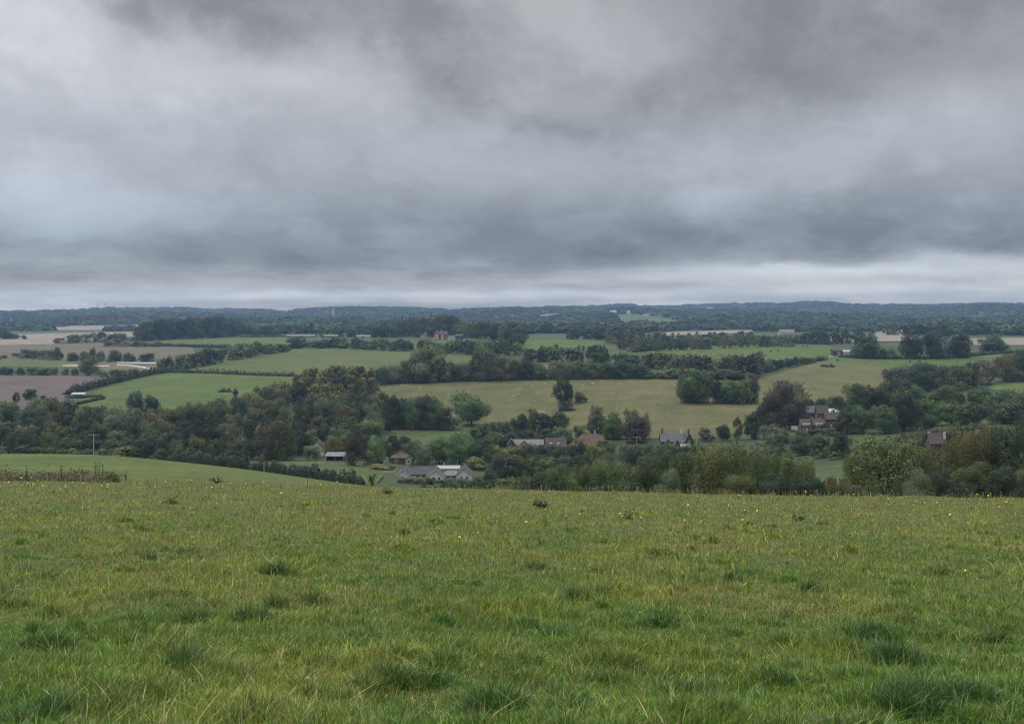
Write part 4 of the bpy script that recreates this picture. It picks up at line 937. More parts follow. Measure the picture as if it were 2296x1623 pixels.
# white gable, slate house
r, s = house_root('cottage', 'cottage showing one white gable end below the copper beech', 1402, 1014, d=445)
block(r, 0, 0, 7, 4.8, 3.2, 3.0, 1, WHITE, BRTILE, barge=DARKW); window(r, 0, -3.5, 2.4, .9, 1.1); window(r, -1.2, -3.5, .6, 1.0, 1.1)
r, s = house_root('house', 'grey slate roofed brick house with three chimneys and a black edged gable', 1514, 1014, d=462)
block(r, -1.4, .5, 9.6, 6.0, 4.0, 2.9, 0, BROWNB, SLATE); block(r, 5.2, -.6, 7.2, 3.6, 3.9, 3.3, 1, BROWNB, SLATE, barge=DARKW)
block(r, -3.6, -3.2, 3.4, 3.0, 3.0, 1.9, 1, BROWNB, BRTILE); block(r, .2, -3.0, 3.0, 2.6, 2.9, 2.2, 1, BROWNB, BRTILE, barge=WHITE)
MB().box(1.9, 3.4, -2.9, -2.0, 3.3, 4.0).build('dormer', WHITE, r)
block(r, 3.4, -4.4, 3.6, 2.6, 2.1, .9, 0, BROWNB, PALER)
for x, y, z in ((-3.6, -4.9, 1.0), (.2, -4.5, 1.0), (5.2, -4.2, 1.2), (5.2, -4.2, 3.4), (-1.8, -2.5, 1.0)): window(r, x, y, z, .9, 1.2)
door(r, 1.9, -2.5); chimney(r, -5.4, .5, 6.2, 8.6, .7, BROWNB); chimney(r, 2.6, .5, 6.2, 8.9, .8, WHITE); chimney(r, 5.2, -2.4, 6.6, 8.6, .7, BROWNB)
# brown roofed house with white gables
r, s = house_root('house', 'brown roofed house with two white half timbered gables', 1679, 1006, d=420)
block(r, -1.2, 0, 10.4, 6.0, 2.6, 2.3, 0, CREAM, BRTILE); block(r, 2.7, -2.4, 3.6, 1.9, 2.8, 1.4, 1, WHITE, BRTILE, barge=DARKW); block(r, 4.9, -2.4, 3.6, 1.9, 2.8, 1.4, 1, WHITE, BRTILE, barge=DARKW)
for x in (-4.4, -2.2, .2): window(r, x, -3.0, .9, 1.2, 1.2)
for x in (2.7, 4.9): window(r, x, -4.2, 1.0, 1.0, 1.3)
door(r, 1.4, -3.0, .9, 2.0, WHITE); chimney(r, -4.6, .2, 4.4, 6.0)
# red terrace on the right with white dormers
def small_house(px, base, lab, wall, roof, w=4.6, hh=3.4, rh=2.4, dorm=2, tall=False):
    r, s = house_root('terraced_house', lab, px, base, dmin=400, group='terraced houses beside the chestnut')
    block(r, 0, 0, w, 5.0, hh, rh, 0, wall, roof)
    for k in range(dorm):
        x = (k-(dorm-1)/2)*1.9
        MB().box(x-.7, x+.7, -2.95, -1.5, hh-.5, hh+.7).build('dormer', WHITE, r); window(r, x, -2.95, hh-.4, 1.1, .9)
    for x in (-w*.27, w*.27): window(r, x, -2.5, .8, 1.1, 1.1)
    door(r, 0, -2.5, .8, 2.0, WHITE); chimney(r, w*.42, .3, hh+rh*.6, hh+rh+1.0, .6)
    return r
small_house(1806, 968, 'terraced house with a purplish brown roof and two white dormers, left of the pair', BRICKM, BRTILE, 5.2)
small_house(1834, 968, 'terraced house with a purplish brown roof and two white dormers, right of the pair', BRICKM, BRTILE, 5.0)
small_house(1860, 960, 'taller red brick terraced house right of the dormer pair', BRICKM, BRTILE, 4.8, 4.6, 2.6, 0)
small_house(1842, 944, 'red roofed house standing behind the terrace', BRICKM, BRTILE, 5.0, 4.4, 3.4, 0)
small_house(1817, 942, 'greyer roofed house behind the terrace at its left', BROWNB, SLATE, 4.6, 4.2, 2.8, 0)
r, s = house_root('house', 'bright white rendered house at the edge of the right hand woods', 1868, 936, dmin=430)
block(r, 0, 0, 4.6, 4.4, 3.0, 1.4, 0, WHITE, PALER); block(r, -1.2, -2.0, 3, 2.2, 3.2, 1.2, 1, WHITE, PALER)
for x in (.6, 1.6): window(r, x, -2.2, 1.6, .7, .9)
window(r, -1.2, -3.5, 1.6, .8, .9)
def van(px, base, lab, d=None, dmin=400, k=1.0):
    r, s = house_root('van', lab, px, base, d=d, dmin=dmin, cat='van')
    m = MB(); p = [(-2.3,.45),(2.3,.45),(2.3,1.1),(1.75,1.25),(1.2,2.05),(-2.2,2.1),(-2.3,1.9)]
    n = len(p); m.add([(x,-.9,z) for x,z in p]+[(x,.9,z) for x,z in p], [tuple(range(n))]+[tuple(range(2*n-1,n-1,-1))]+[(i,n+i,n+(i+1)%n,(i+1)%n) for i in range(n)])
    m.build('body', WHITE, r)
    MB().quadslab((1.76,-.78,1.27),(1.76,.78,1.27),(1.24,.78,2.0),(1.24,-.78,2.0), .02).build('windscreen', GLASS, r)
    MB().box(.2,1.2,-.93,-.905,1.25,1.9).build('side_window', GLASS, r)
    for x in (-1.4, 1.5):
        for y in (-.95, .75): MB().tube([(x,y,.36),(x,y+.2,.36)], [.36,.36], 10).build('wheel', DARKW, r)
    r.scale = (k, k, k); return r
van(1786, 966, 'white van parked left of the terraced houses', k=1.0)
van(1866, 803.5, 'white van by the barn at the end of the rising hedge', dmin=700, k=1.1)
# brick house half hidden on the right
r, s = house_root('house', 'red brick house with a purplish roof and tall white chimney, half hidden by scrub', 2097, 1012, d=330)
block(r, 0, 0, 4.4, 4.6, 5.2, 2.6, 0, BRICKM, BRTILE)
for x in (-1.0, .9): window(r, x, -2.3, 1.6, .8, 1.1, DARKW); window(r, x, -2.3, 3.6, .8, 1.0, DARKW)
MB().box(-1.8, 1.6, -2.75, -2.31, -.6, .25).build('porch', CREAM, r)
chimney(r, 2.25, -1.4, 4.6, 8.2, .5, WHITE, 1); chimney(r, .6, .4, 6.8, 8.8, .6, BRICKM, 2); chimney(r, -1.7, .4, 6.6, 8.0, .5, WHITE, 1)
# hilltop houses
r, s = house_root('country_house', 'tall red brick gabled house with white bays on the hilltop', 989, 762, dmin=1000)
block(r, 1.5, 1, 12.5, 8, 7.0, 3.6, 0, BRICKH, DKTILE); block(r, -4.4, -2.6, 8, 4.6, 7.2, 4.2, 1, BRICKH, DKTILE, barge=WHITE); block(r, 2.0, -3, 7, 4.2, 7.2, 3.6, 1, BRICKH, DKTILE, barge=WHITE)
for x in (-4.4, 2.0): MB().box(x-.8, x+.8, -7.1, -6.55, .3, 6.2).build('bay', WHITE, r)
for x in (-1.2, 5.4): window(r, x, -3.0, 4.4, 1.3, 1.9); window(r, x, -3.0, 1.0, 1.3, 1.9)
chimney(r, -6.2, 1.4, 9, 11.4, 1.2, BRICKH); chimney(r, .4, 1.6, 9.4, 12, 1.2, WHITE); door(r, .2, -3.0, 1.3, 2.4, WHITE)
MB().box(-8.2, -6.8, -2, -.6, -1, 7.6).build('turret', WHITE, r)
r, s = house_root('house', 'white rendered house with two gables right of the brick country house', 1012, 763, dmin=1000)
block(r, 0, 1, 7.6, 5, 3.4, 2.0, 0, WHITE, GREYR); block(r, -1.6, -1.2, 5, 2.8, 3.6, 2.0, 1, WHITE, GREYR); block(r, 2.0, -1.2, 5, 2.8, 3.4, 1.6, 1, WHITE, GREYR)
for x in (-1.6, 2.0): window(r, x, -3.75, 1.2, 1.1, 1.3)
r, s = house_root('outbuilding', 'outbuilding with a flat white roof at the end of the hilltop lawn', 1030, 762, dmin=1000, cat='outbuilding')
MB().box(-4.2, 4.2, -3, 3, -1, 5.2).build('wall', BROWNB, r); MB().box(-4.8, 4.8, -3.6, 3.6, 5.2, 6.6).build('roof', PALER, r); window(r, 1, -3, 1.5, 2, 1.6)
r, s = house_root('house', 'pale roofed house between conifers left of the brick country house', 949, 757, dmin=1000)
block(r, 0, 0, 9, 6, 4.4, 3.4, 0, CREAM, GREYR); window(r, -2.5, -3, 1.5, 1.5, 1.6); window(r, 2.5, -3, 1.5, 1.5, 1.6)
r, s = house_root('summerhouse', 'small white summerhouse at the right end of the hilltop lawn', 1096, 762, dmin=1000, cat='summerhouse')
block(r, 0, 0, 4, 3.6, 2.6, 2.6, 1, WHITE, PALER); door(r, 0, -2.0, 1.2, 2.0)
for px, b, w, lab, wm in ((675, 757, 42, 'longest pale roofed farm shed beyond the hilltop hedge', GREYR), (743, 757, 20, 'shorter pale farm shed right of the longest one', GREYR), (815, 758, 20, 'pale walled farm shed among the plateau trees', CREAM)):
    r, s = house_root('farm_shed', lab, px, b, dmin=1000, cat='farm shed')
    block(r, 0, 0, w, 10, 2.4, 1.8, 0, wm, GREYR)
    MB().box(-w*.1, w*.1, -5.12, -5.0, -.5, 2.2).build('door', DARKW, r)
r, s = house_root('shed', 'white roofed stable with a dark open front by the clipped hedges', 176, 892, dmin=480, cat='stable')
m = MB(); m.quadslab((-4.2, -2.2, 2.3), (4.2, -2.2, 2.3), (4.2, 2.2, 3.1), (-4.2, 2.2, 3.1), .14); m.build('roof', PALER, r)
MB().box(-3.8, 3.8, 1.8, 1.95, -.5, 2.9).build('back_wall', CREAM, r); MB().box(-3.9, -3.75, -1.9, 1.79, -.5, 2.36).build('side_wall', WHITE, r); MB().box(3.75, 3.9, -1.9, 1.79, -.5, 2.36).build('side_wall', WHITE, r)
for x in (-1.3, 1.3): MB().box(x-.1, x+.1, -2.0, -1.85, -.5, 2.3).build('post', WOODP, r)
MB().box(-3.7, -1.4, -1.84, -1.74, -.5, 2.2).build('door', WHITE, r)
r, s = house_root('barn', 'dark low barn with a bright white roof panel at the pasture corner', 1884, 797, dmin=800, cat='barn')
block(r, 0, 0, 15, 8, 4.4, 1.8, 0, DARKW, DKTILE); block(r, 5.6, -3.6, 9, 5, 3.6, 1.2, 0, CREAM, PALER)
MB().box(-4, -1, -4.12, -4.0, -.5, 3.6).build('door', WOODP, r)
# far specks
for px, b, w, h, wm, rm, dm, lab in ((1763, 757, 20, 9, CREAM, GREYR, 1500, 'grey farmhouse in the trees beyond the hillside pasture'), (15, 760, 12, 7, WHITE, GREYR, 1000, 'tiny white gable beside the clump at the left edge'), (1377, 705, 26, 7, WHITE, PALER, 2500, 'long white house at the top of the far pasture'), (1409, 706, 10, 8, WHITE, PALER, 2500, 'small white house right of the long one on the far ridge'),
 (1592, 699, 22, 9, WHITE, PALER, 2500, 'bright white house alone on the far wooded ridge'), (1449, 712, 15, 7, WHITE, GREYR, 2500, 'white cottage at the edge of the far pasture')):
    r, s = house_root('farmhouse', lab, px, b, dmin=dm)
    block(r, 0, 0, w, w*.5, h*.65, h*.4, 0, wm, rm, z=4.0 if dm > 2000 else 1.0)
    window(r, -w*.2, -w*.25, h*.25+4*(dm > 2000), w*.12, h*.2, DARKW); window(r, w*.2, -w*.25, h*.25+4*(dm > 2000), w*.12, h*.2, DARKW)

# ------------------------------------------------------------------ poles, masts, fences
def pole(px, top, label, d, w=.13, arm=True):
    p = gpt(px, d); h = (YH-top)/F*d-p.z
    r = empty('utility_pole' if arm else 'fence_post', p); tag(r, label, 'pole' if arm else 'post')
    MB().tube([(0,0,-.5),(0,0,h)], [w*1.2, w*.9], 8).build('shaft', PALEW if arm else WOODP, r)
    if arm:
        MB().box(-1.6, 1.6, -.07, .07, h-.5, h-.34).build('crossarm', WOODP, r)
        for x in (-1.4, 0, 1.4): MB().tube([(x,0,h-.35),(x,0,h-.12)], [.06,.05], 6).build('insulator', CREAM, r)
    return r
pole(210, 972, 'pale utility pole with a crossarm standing before the valley wood', 318, .12)
pole(592, 1034, 'thin dark post standing on the meadow crest by the pasture hedge', 285, .11, False)
pole(682, 1042, 'short weathered post beside the low hedge between the pastures', 300, .13, False)
pole(1562, 962, 'slim pole standing beside the slate roofed house', 452, .11)
pole(1427, 978, 'slim pole in front of the copper beech', 440, .09)
pole(1026, 1028, 'thin pole behind the bungalow roof', 420, .08, False)
r = empty('rail_fence', gpt(190, depth(190, 923, 440))); tag(r, 'short white rail fence at the foot of the bright green field', 'fence')
m = MB(); m.box(-4.6, 4.6, -.04, .04, 1.0, 1.16).box(-4.6, 4.6, -.04, .04, .5, .64); m.build('rail', WHITE, r)
for k in range(6): MB().box(-4.6+k*1.84-.07, -4.6+k*1.84+.07, .045, .16, -.4, 1.3).build('post', WHITE, r)
r = empty('board_fence', gpt(873, 372), -.1); tag(r, 'pale low board fence running to the bungalow corner', 'fence')
MB().box(-2.6, 2.6, -.03, .03, .3, .95).build('board_panel', CREAM, r)
for k in range(4): MB().box(-2.6+k*1.73-.05, -2.6+k*1.73+.05, .035, .13, -.4, 1.1).build('post', WOODP, r)
def lattice(name, label, px, top, base, dmin, bw, arms=()):
    d = depth(px, base, dmin); p = gpt(px, d); h = (YH-top)/F*d-p.z
    r = empty(name, p); tag(r, label, 'mast' if not arms else 'pylon')
    k = d/F; t = k*.34
    m = MB(); n = 7
    for sx in (-1, 1):
        for sy in (-1, 1): m.tube([(sx*bw/2, sy*bw/2, -1), (sx*bw*.06, sy*bw*.06, h)], [t, t*.6], 4)
    for i in range(n):
        z0, z1 = h*i/n, h*(i+1)/n; a, b = bw/2*(1-.88*i/n), bw/2*(1-.88*(i+1)/n)
        for s in (-1, 1):
            m.tube([(-a, s*a, z0), (b, s*b, z1)], [t*.5]*2, 4); m.tube([(a, s*a, z0), (-b, s*b, z1)], [t*.5]*2, 4)
    m.build('tower', METAL, r)
    for z, w in arms: MB().box(-w/2, w/2, -t, t, h*z-t, h*z+t).build('crossarm', METAL, r)
    return r
lattice('radio_mast', 'tall slim radio mast on the skyline at the far left', 219, 672, 694, 4800, 3.0)
m_ = lattice('radio_mast', 'shorter wider radio mast right of the tall one on the skyline', 236, 677, 694, 4800, 4.0)
MB().box(-9, 9, -1, 1, 28, 30).build('aerial', METAL, m_); 
lattice('power_pylon', 'grey lattice power pylon before the far hills above the farm sheds', 747, 690, 716, 2500, 8, ((.72, 15), (.86, 12), (.97, 8)))

# ------------------------------------------------------------------ sheep and cattle
def skinned(name, joints, edges, mat, lvl=1):
    me = bpy.data.meshes.new(name+'_rig'); me.from_pydata([j[:3] for j in joints], edges, [])
    o = bpy.data.objects.new(name+'_rig', me); COL.objects.link(o)
    md = o.modifiers.new('s', 'SKIN')
    for i, j in enumerate(joints): me.skin_vertices[0].data[i].radius = (j[3], j[3])
    me.skin_vertices[0].data[0].use_root = True
    sd = o.modifiers.new('d', 'SUBSURF'); sd.levels = lvl; sd.render_levels = lvl
    dg = bpy.context.evaluated_depsgraph_get(); dg.update()
    out = bpy.data.meshes.new_from_object(o.evaluated_get(dg)); out.name = name
    bpy.data.objects.remove(o); out.materials.clear(); out.materials.append(mat)
    out.polygons.foreach_set('use_smooth', np.ones(len(out.polygons), dtype=bool))
    return out
J = [(0,0,.62,.27),(.34,0,.64,.26),(-.34,0,.64,.25),(.56,0,.72,.13),(.72,0,.62,.10),(.88,0,.46,.07),
     (.32,.13,.34,.06),(.32,.13,.02,.045),(.32,-.13,.34,.06),(.32,-.13,.02,.045),(-.36,.13,.36,.08),(-.40,.13,.2,.05),(-.36,.13,.02,.045),(-.36,-.13,.36,.08),(-.40,-.13,.2,.05),(-.36,-.13,.02,.045),(-.56,0,.5,.05)]
E = [(0,1),(0,2),(1,3),(3,4),(4,5),(1,6),(6,7),(1,8),(8,9),(2,10),(10,11),(11,12),(2,13),(13,14),(14,15),(2,16)]
WOOL = plain('wool', (0.5, 0.48, 0.42), 0.95, 0.12, 3)
HIDE = plain('dark_hide', (0.03, 0.026, 0.024), 0.8, 0.2, 3)
SHEEP = skinned('sheep', J, E, WOOL)
JC = [(x*1.9, y*1.9, z*1.75, r*1.75) for x, y, z, r in J]
JC[3] = (1.0, 0, 1.3, .2); JC[4] = (1.35, 0, 1.25, .15); JC[5] = (1.65, 0, 1.05, .11)
COW = skinned('cow', JC, E, HIDE)
def place(me, name, label, cat, group, px, py, dmin, k=1.0, rz=None):
    d = depth(px, py, dmin); o = bpy.data.objects.new(name, me); link(o)
    o.location = gpt(px, d, .2); o.rotation_euler = (0, 0, rz if rz is not None else R.uniform(0, 6.28)); o.scale = (k, k, k)
    return tag(o, label, cat, group)
flock = [(556.3+850/3.898*0+x/3.898, 641.4+y/3.898) for x, y in ((1220,898),(1235,885),(1300,888),(1335,875),(1358,875),(1380,876),(1495,890),(1497,912),(1850,915),(1930,905),(1825,985),(1750,960))]
flock2 = [(1112.6+x/3.898, 641.4+y/3.898) for x, y in ((250,857),(345,825),(425,865),(430,858),(300,885),(320,872),(210,893),(180,913),(203,918),(190,950),(355,935),(360,942),(387,948),(140,970),(165,965))]
flock3 = [(1112.6+x/3.898, 641.4+y/3.898) for x, y in ((845,860),(755,875),(910,850),(925,843),(838,856))]
for px, py in flock: place(SHEEP, 'sheep', 'white sheep grazing near the top left corner of the straw coloured field', 'sheep', 'sheep at the left of the sheep field', px, py, 480, .85)
for px, py in flock2: place(SHEEP, 'sheep', 'white sheep in the scattered flock left of the lone field tree', 'sheep', 'sheep left of the lone field tree', px, py, 480, .85)
for px, py in flock3: place(SHEEP, 'sheep', 'white sheep near the hedge right of the lone field tree', 'sheep', 'sheep right of the lone field tree', px, py, 480, .9)
for x, y in ((1740,580),(1790,597),(1803,595),(1835,596),(1860,597),(1897,595),(1905,592),(1720,590)):
    place(SHEEP, 'sheep', 'white sheep on the green hillside pasture below the plantation', 'sheep', 'sheep on the hillside pasture', 1112.6+x/3.898, 641.4+y/3.898+2, 650, .95)
for x, y, lab in ((85,577,'dark cow left of the pair on the hillside pasture'),(150,573,'large dark cow right of the pair on the hillside pasture'),(370,533,'dark cow by the upper hedge of the hillside pasture, left of two'),(405,533,'dark cow by the upper hedge of the hillside pasture, right of two'),(668,655,'dark cow alone near the barn on the cattle pasture'),(1300,667,'dark cow below the oaks, left of two'),(1385,669,'dark cow below the oaks, right of two')):
    place(COW, 'cow', lab, 'cow', 'dark cattle on the right hand pastures', 1706.8+x/3.898*1.0-0.0, 641.4+y/3.898+1, 650, 1.15)
# ------------------------------------------------------------------ meadow grass, flowers, weeds
GRASSM, _nt, _b = new_mat('grass_blades')
_a = _nt.nodes.new('ShaderNodeAttribute'); _a.attribute_name = 'tone'
_nt.links.new(_a.outputs['Color'], _b.inputs['Base Color'])
_b.inputs['Roughness'].default_value = 0.5; _b.inputs['Specular IOR Level'].default_value = 0.3
_tr = _nt.nodes.new('ShaderNodeBsdfTranslucent'); _nt.links.new(_a.outputs['Color'], _tr.inputs['Color'])
_ms = _nt.nodes.new('ShaderNodeMixShader'); _ms.inputs[0].default_value = 0.25
_nt.links.new(_b.outputs[0], _ms.inputs[1]); _nt.links.new(_tr.outputs[0], _ms.inputs[2])
_nt.links.new(_ms.outputs[0], _nt.nodes['Material Output'].inputs['Surface'])

def patch(x, y, seed, l0, l1, n=10):
    rng = np.random.default_rng(seed); v = 0
    for _ in range(n):
        a = rng.uniform(0, 6.28); k = 2*np.pi/rng.uniform(l0, l1)
        v = v+np.sin((x*np.cos(a)+y*np.sin(a))*k+rng.uniform(0, 6.28)+1.3*np.sin((x*np.sin(a)-y*np.cos(a))*k*.7))
    return v/math.sqrt(n/2)

# tussock centres: seen in the photo, plus scattered ones
TUS = [(615,1285,1.2),(1690,1290,1.0),(1640,1312,.9),(1810,1325,1.0),(1200,1275,.9),(1290,1350,1.1),(800,1440,1.1),(1230,1440,1.0),(1940,1440,1.6),(2010,1482,1.5),(110,1455,1.4),(560,1400,1.1),(370,1385,1.0),(440,1390,1.0),(1480,1410,1.1),(1110,1600,1.3),
       (1290,1600,1.1),(2060,1600,1.5),(2200,1590,1.3),(80,1600,1.3),(700,1350,.8),(620,1355,.8),(340,1255,1.0),(1520,1570,1.2),(1750,1540,1.0),(980,1530,1.0),(420,1500,1.0),(2230,1440,1.0),(880,1530,.9),(1000,1400,.8)]
def dfg(px, py):
    crest = np.interp(px, CKEYS, [COLS[int(c)][0][1] for c in CKEYS]); s = (crest-YH)/F-1.65/D0
    return 1.65/((py-YH)/F-s)
TC = []
for px, py, k in TUS:
    d = float(dfg(px, py)); TC.append(((px-CX)/F*d, d, .17*k, k))
for _ in range(420):
    py = R.uniform(1100, 1720); px = R.uniform(-200, 2500); d = float(dfg(px, py))
    if 3.5 < d < 44: TC.append(((px-CX)/F*d, d, R.uniform(.06, .19), R.uniform(.15, .62)))
TC = np.array(TC)

def tuss(x, y):
    v = np.zeros_like(x); ox = np.zeros_like(x); oy = np.zeros_like(x)
    order = np.argsort(y); ys = y[order]
    for cx, cy, rr, k in TC:
        a, b = np.searchsorted(ys, [cy-3*rr, cy+3*rr]); idx = order[a:b]
        dx, dy = x[idx]-cx, y[idx]-cy
        g = k*np.exp(-(dx*dx+dy*dy)/(rr*rr))
        up = g > v[idx]
        j = idx[up]; v[j] = g[up]; ox[j] = dx[up]/rr; oy[j] = dy[up]/rr
    return v, ox, oy

def HOLX(a, b): return .5*math.sin(a*7.1+b*3.3)

def blades(n, seed, pyr, nside=0):
    rng = np.random.default_rng(seed)
    px = rng.uniform(-230, 2530, n+nside); n = n+nside
    crest = np.interp(px, CKEYS, [COLS[int(c)][0][1] for c in CKEYS])
    py = crest+.6+rng.uniform(0, 1, n)*(pyr[1]-crest)
    d = dfg(px, py)
    keep = (d > 3.2) & (d < 52); px, d = px[keep], d[keep]
    x = (px-CX)/F*d; y = d
    if nside:                                        # the meadow goes on past the sides of the picture
        ns = int(len(x)*nside/n); sd = np.where(px[-ns:] < CX, -1, 1)
        x[-ns:] = sd*((1378/F)*d[-ns:]+rng.uniform(0, 7, ns))
    # gather some blades round tussock centres
    m = int(len(x)*.20); t = rng.integers(0, len(TC), m); near = (TC[t, 1] < 30)
    x[:m] = np.where(near, TC[t, 0]+rng.normal(size=m)*TC[t, 2]*.5, x[:m]); y[:m] = np.where(near, TC[t, 1]+rng.normal(size=m)*TC[t, 2]*.5, y[:m])
    d = y; px = CX+F*x/y
    # bare hollows on the near side of each tussock: almost no blades grow there
    hol = np.zeros(len(x)); order = np.argsort(y); ys = y[order]
    for cx, cy, rr, k in TC[:len(TUS)+70]:
        hx, hy = cx+rr*HOLX(cx, cy), cy-rr*1.05
        a, b = np.searchsorted(ys, [hy-1.4*rr, hy+1.4*rr]); ix = order[a:b]
        big = 1.0
        dx, dy = (x[ix]-hx)/(rr*1.0*big), (y[ix]-hy)/(rr*.72*big)
        hol[ix] = np.maximum(hol[ix], np.clip(k, 0, 1)*np.exp(-(dx*dx+dy*dy)**1.5))
    gap = patch(x, y, 6, .10, .32, 12)              # uneven sward: small gaps between the clumps
    kk = rng.uniform(0, 1, len(x)) > np.maximum(hol*.72, np.clip((gap-.9)*1.0, 0, .8))
    x, y, d, px = x[kk], y[kk], d[kk], px[kk]
    n = len(x)
    z = gz(px, d)
    tv, ox, oy = tuss(x, y)
    pa = patch(x, y, 1, 1.2, 6); pb = patch(x, y, 2, .35, 1.4); pc = patch(x, y, 3, 3, 14)
    far = np.clip((d-9)/26, 0, 1)
    hgt = (.077+.020*pb+.011*pa)*rng.uniform(.45, 1.25, n)*(1-.12*far)
    hgt = np.clip(hgt, .042, .25)*(1+.8*tv)
    long = rng.uniform(0, 1, n) < .025; hgt = np.where(long, hgt*1.8+.03, hgt)
    wid = np.maximum(.0050, d*.00050)*rng.uniform(.55, 1.45, n)
    ang = rng.uniform(0, 2*np.pi, n)
    lean = np.abs(rng.normal(.55, .38, n))+.10*np.clip(tv, 0, 1)*rng.uniform(.3, 1.5, n)
    lx, ly = np.cos(ang), np.sin(ang)
    o = np.hypot(ox, oy)+1e-6; mixr = np.clip(tv*.5, 0, .28)
    lx = lx*(1-mixr)+ox/o*mixr+.16; ly = ly*(1-mixr)+oy/o*mixr-.10
    ll = np.hypot(lx, ly)+1e-6; lx, ly = lx/ll, ly/ll
    face = rng.uniform(0, 2*np.pi, n); face = np.where(rng.uniform(0, 1, n) < .6, rng.normal(0, .6, n), face)
    wx, wy = np.cos(face)*wid*.5, np.sin(face)*wid*.5
    P = []
    for t, wk in ((0, 1.0), (.45, .85), (.8, .5), (1.0, 0)):
        hz = hgt*(t-.16*lean*t*t*1.6); off = hgt*lean*(t**1.8)
        cx, cy, cz = x+lx*off, y+ly*off, z-.012+np.maximum(hz, t*.01)
        if wk > 0: P += [np.stack([cx-wx*wk, cy-wy*wk, cz], -1), np.stack([cx+wx*wk, cy+wy*wk, cz], -1)]
        else: P += [np.stack([cx, cy, cz], -1)]
    V = np.stack(P, 1).reshape(-1, 3)
    b = (np.arange(n)*7)[:, None]
    Q = np.concatenate([b+np.array([[0, 1, 3, 2]]), b+np.array([[2, 3, 5, 4]]), b+np.array([[4, 5, 6]])], 1).astype(np.int32)
    sizes = np.tile([4, 4, 3], n)
    # colour belongs to the blade: green, yellow green or dry; tussock shade painted in below
    green = np.array([.125, .200, .028]); lush = np.array([.068, .142, .024]); yel = np.array([.262, .268, .044]); dry = np.array([.35, .29, .11]); red = np.array([.27, .20, .075])
    u = rng.uniform(0, 1, n)
    col = green[None]*np.ones((n, 1))
    py_ = np.clip(.10+.70*far+.12*pa+.12*pc, 0.04, .95)
    col = np.where((u < py_)[:, None], yel, col)
    lushm = rng.uniform(0, 1, n) < np.clip(.16+.8*tv-.10*pa, 0, .9)
    col = np.where(lushm[:, None], lush, col)
    dm = rng.uniform(0, 1, n) < np.clip(.03+.035*far+.05*pc+.06*np.clip(pb, 0, 2), .02, .3)
    col = np.where(dm[:, None], dry, col)
    rm = rng.uniform(0, 1, n) < np.clip(.01+.05*np.clip(far-.45, 0, 1)+.05*np.clip(pc, 0, 2)*far, 0, .2)
    col = np.where(rm[:, None], red, col)
    col = col*rng.uniform(.45, 1.5, (n, 1))*(1-.10*np.clip(pb, -1.2, 1.2))[:, None]
    deep = rng.uniform(0, 1, n) < np.clip((tv-.32)*1.5, 0, .72)      # coarse dark green tussock grass; shade of its gaps put into the colour
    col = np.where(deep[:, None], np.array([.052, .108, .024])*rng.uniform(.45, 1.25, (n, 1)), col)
    pale = rng.uniform(0, 1, n) < .02
    col = np.where(pale[:, None], np.array([.30, .32, .22]), col)
    return V, Q.ravel(), sizes, np.repeat(col, 7, 0)

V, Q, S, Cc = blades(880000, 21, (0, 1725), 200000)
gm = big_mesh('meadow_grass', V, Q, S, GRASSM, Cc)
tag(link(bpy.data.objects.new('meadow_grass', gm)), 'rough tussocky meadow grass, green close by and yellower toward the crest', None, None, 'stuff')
# dry seed stalks standing over the grass
def stalks(n, seed):
    rng = np.random.default_rng(seed)
    px = rng.uniform(-230, 2530, n); crest = np.interp(px, CKEYS, [COLS[int(c)][0][1] for c in CKEYS])
    py = crest+.4+(rng.uniform(0, 1, n)**2.6)*300; d = dfg(px, py)
    x = (px-CX)/F*d; z = gz(px, d); pc = patch(x, d, 3, 3, 14)
    k = rng.uniform(0, 1, n) < .45+.3*pc; px, d, x, z = px[k], d[k], x[k], z[k]; n = len(x)
    h = rng.uniform(.10, .26, n); w = np.maximum(.003, d*.00030)
    lx, ly = rng.normal(0, .12, n), rng.normal(0, .12, n)
    P = []
    for t, wk in ((0, .7), (.7, .6), (.72, 1.5), (.93, 1.3), (1.0, .2)):
        cx, cy, cz = x+lx*h*t*t, d+ly*h*t*t, z+h*t
        P += [np.stack([cx-w*wk*.5, cy, cz], -1), np.stack([cx+w*wk*.5, cy, cz], -1)]
    V = np.stack(P, 1).reshape(-1, 3); b = (np.arange(n)*10)[:, None]
    Q = np.concatenate([b+np.array([[2*i, 2*i+1, 2*i+3, 2*i+2]]) for i in range(4)], 1)
    c = np.array([[.30, .23, .10], [.24, .17, .08], [.36, .31, .14]])[rng.integers(0, 3, n)]*rng.uniform(.6, 1.2, (n, 1))
    return big_mesh('seed_stalk_grass', V, Q, 4, GRASSM, np.repeat(c, 10, 0))
tag(link(bpy.data.objects.new('seed_stalk_grass', stalks(9000, 8))), 'brown grass seed heads standing above the meadow near its crest', None, None, 'stuff')

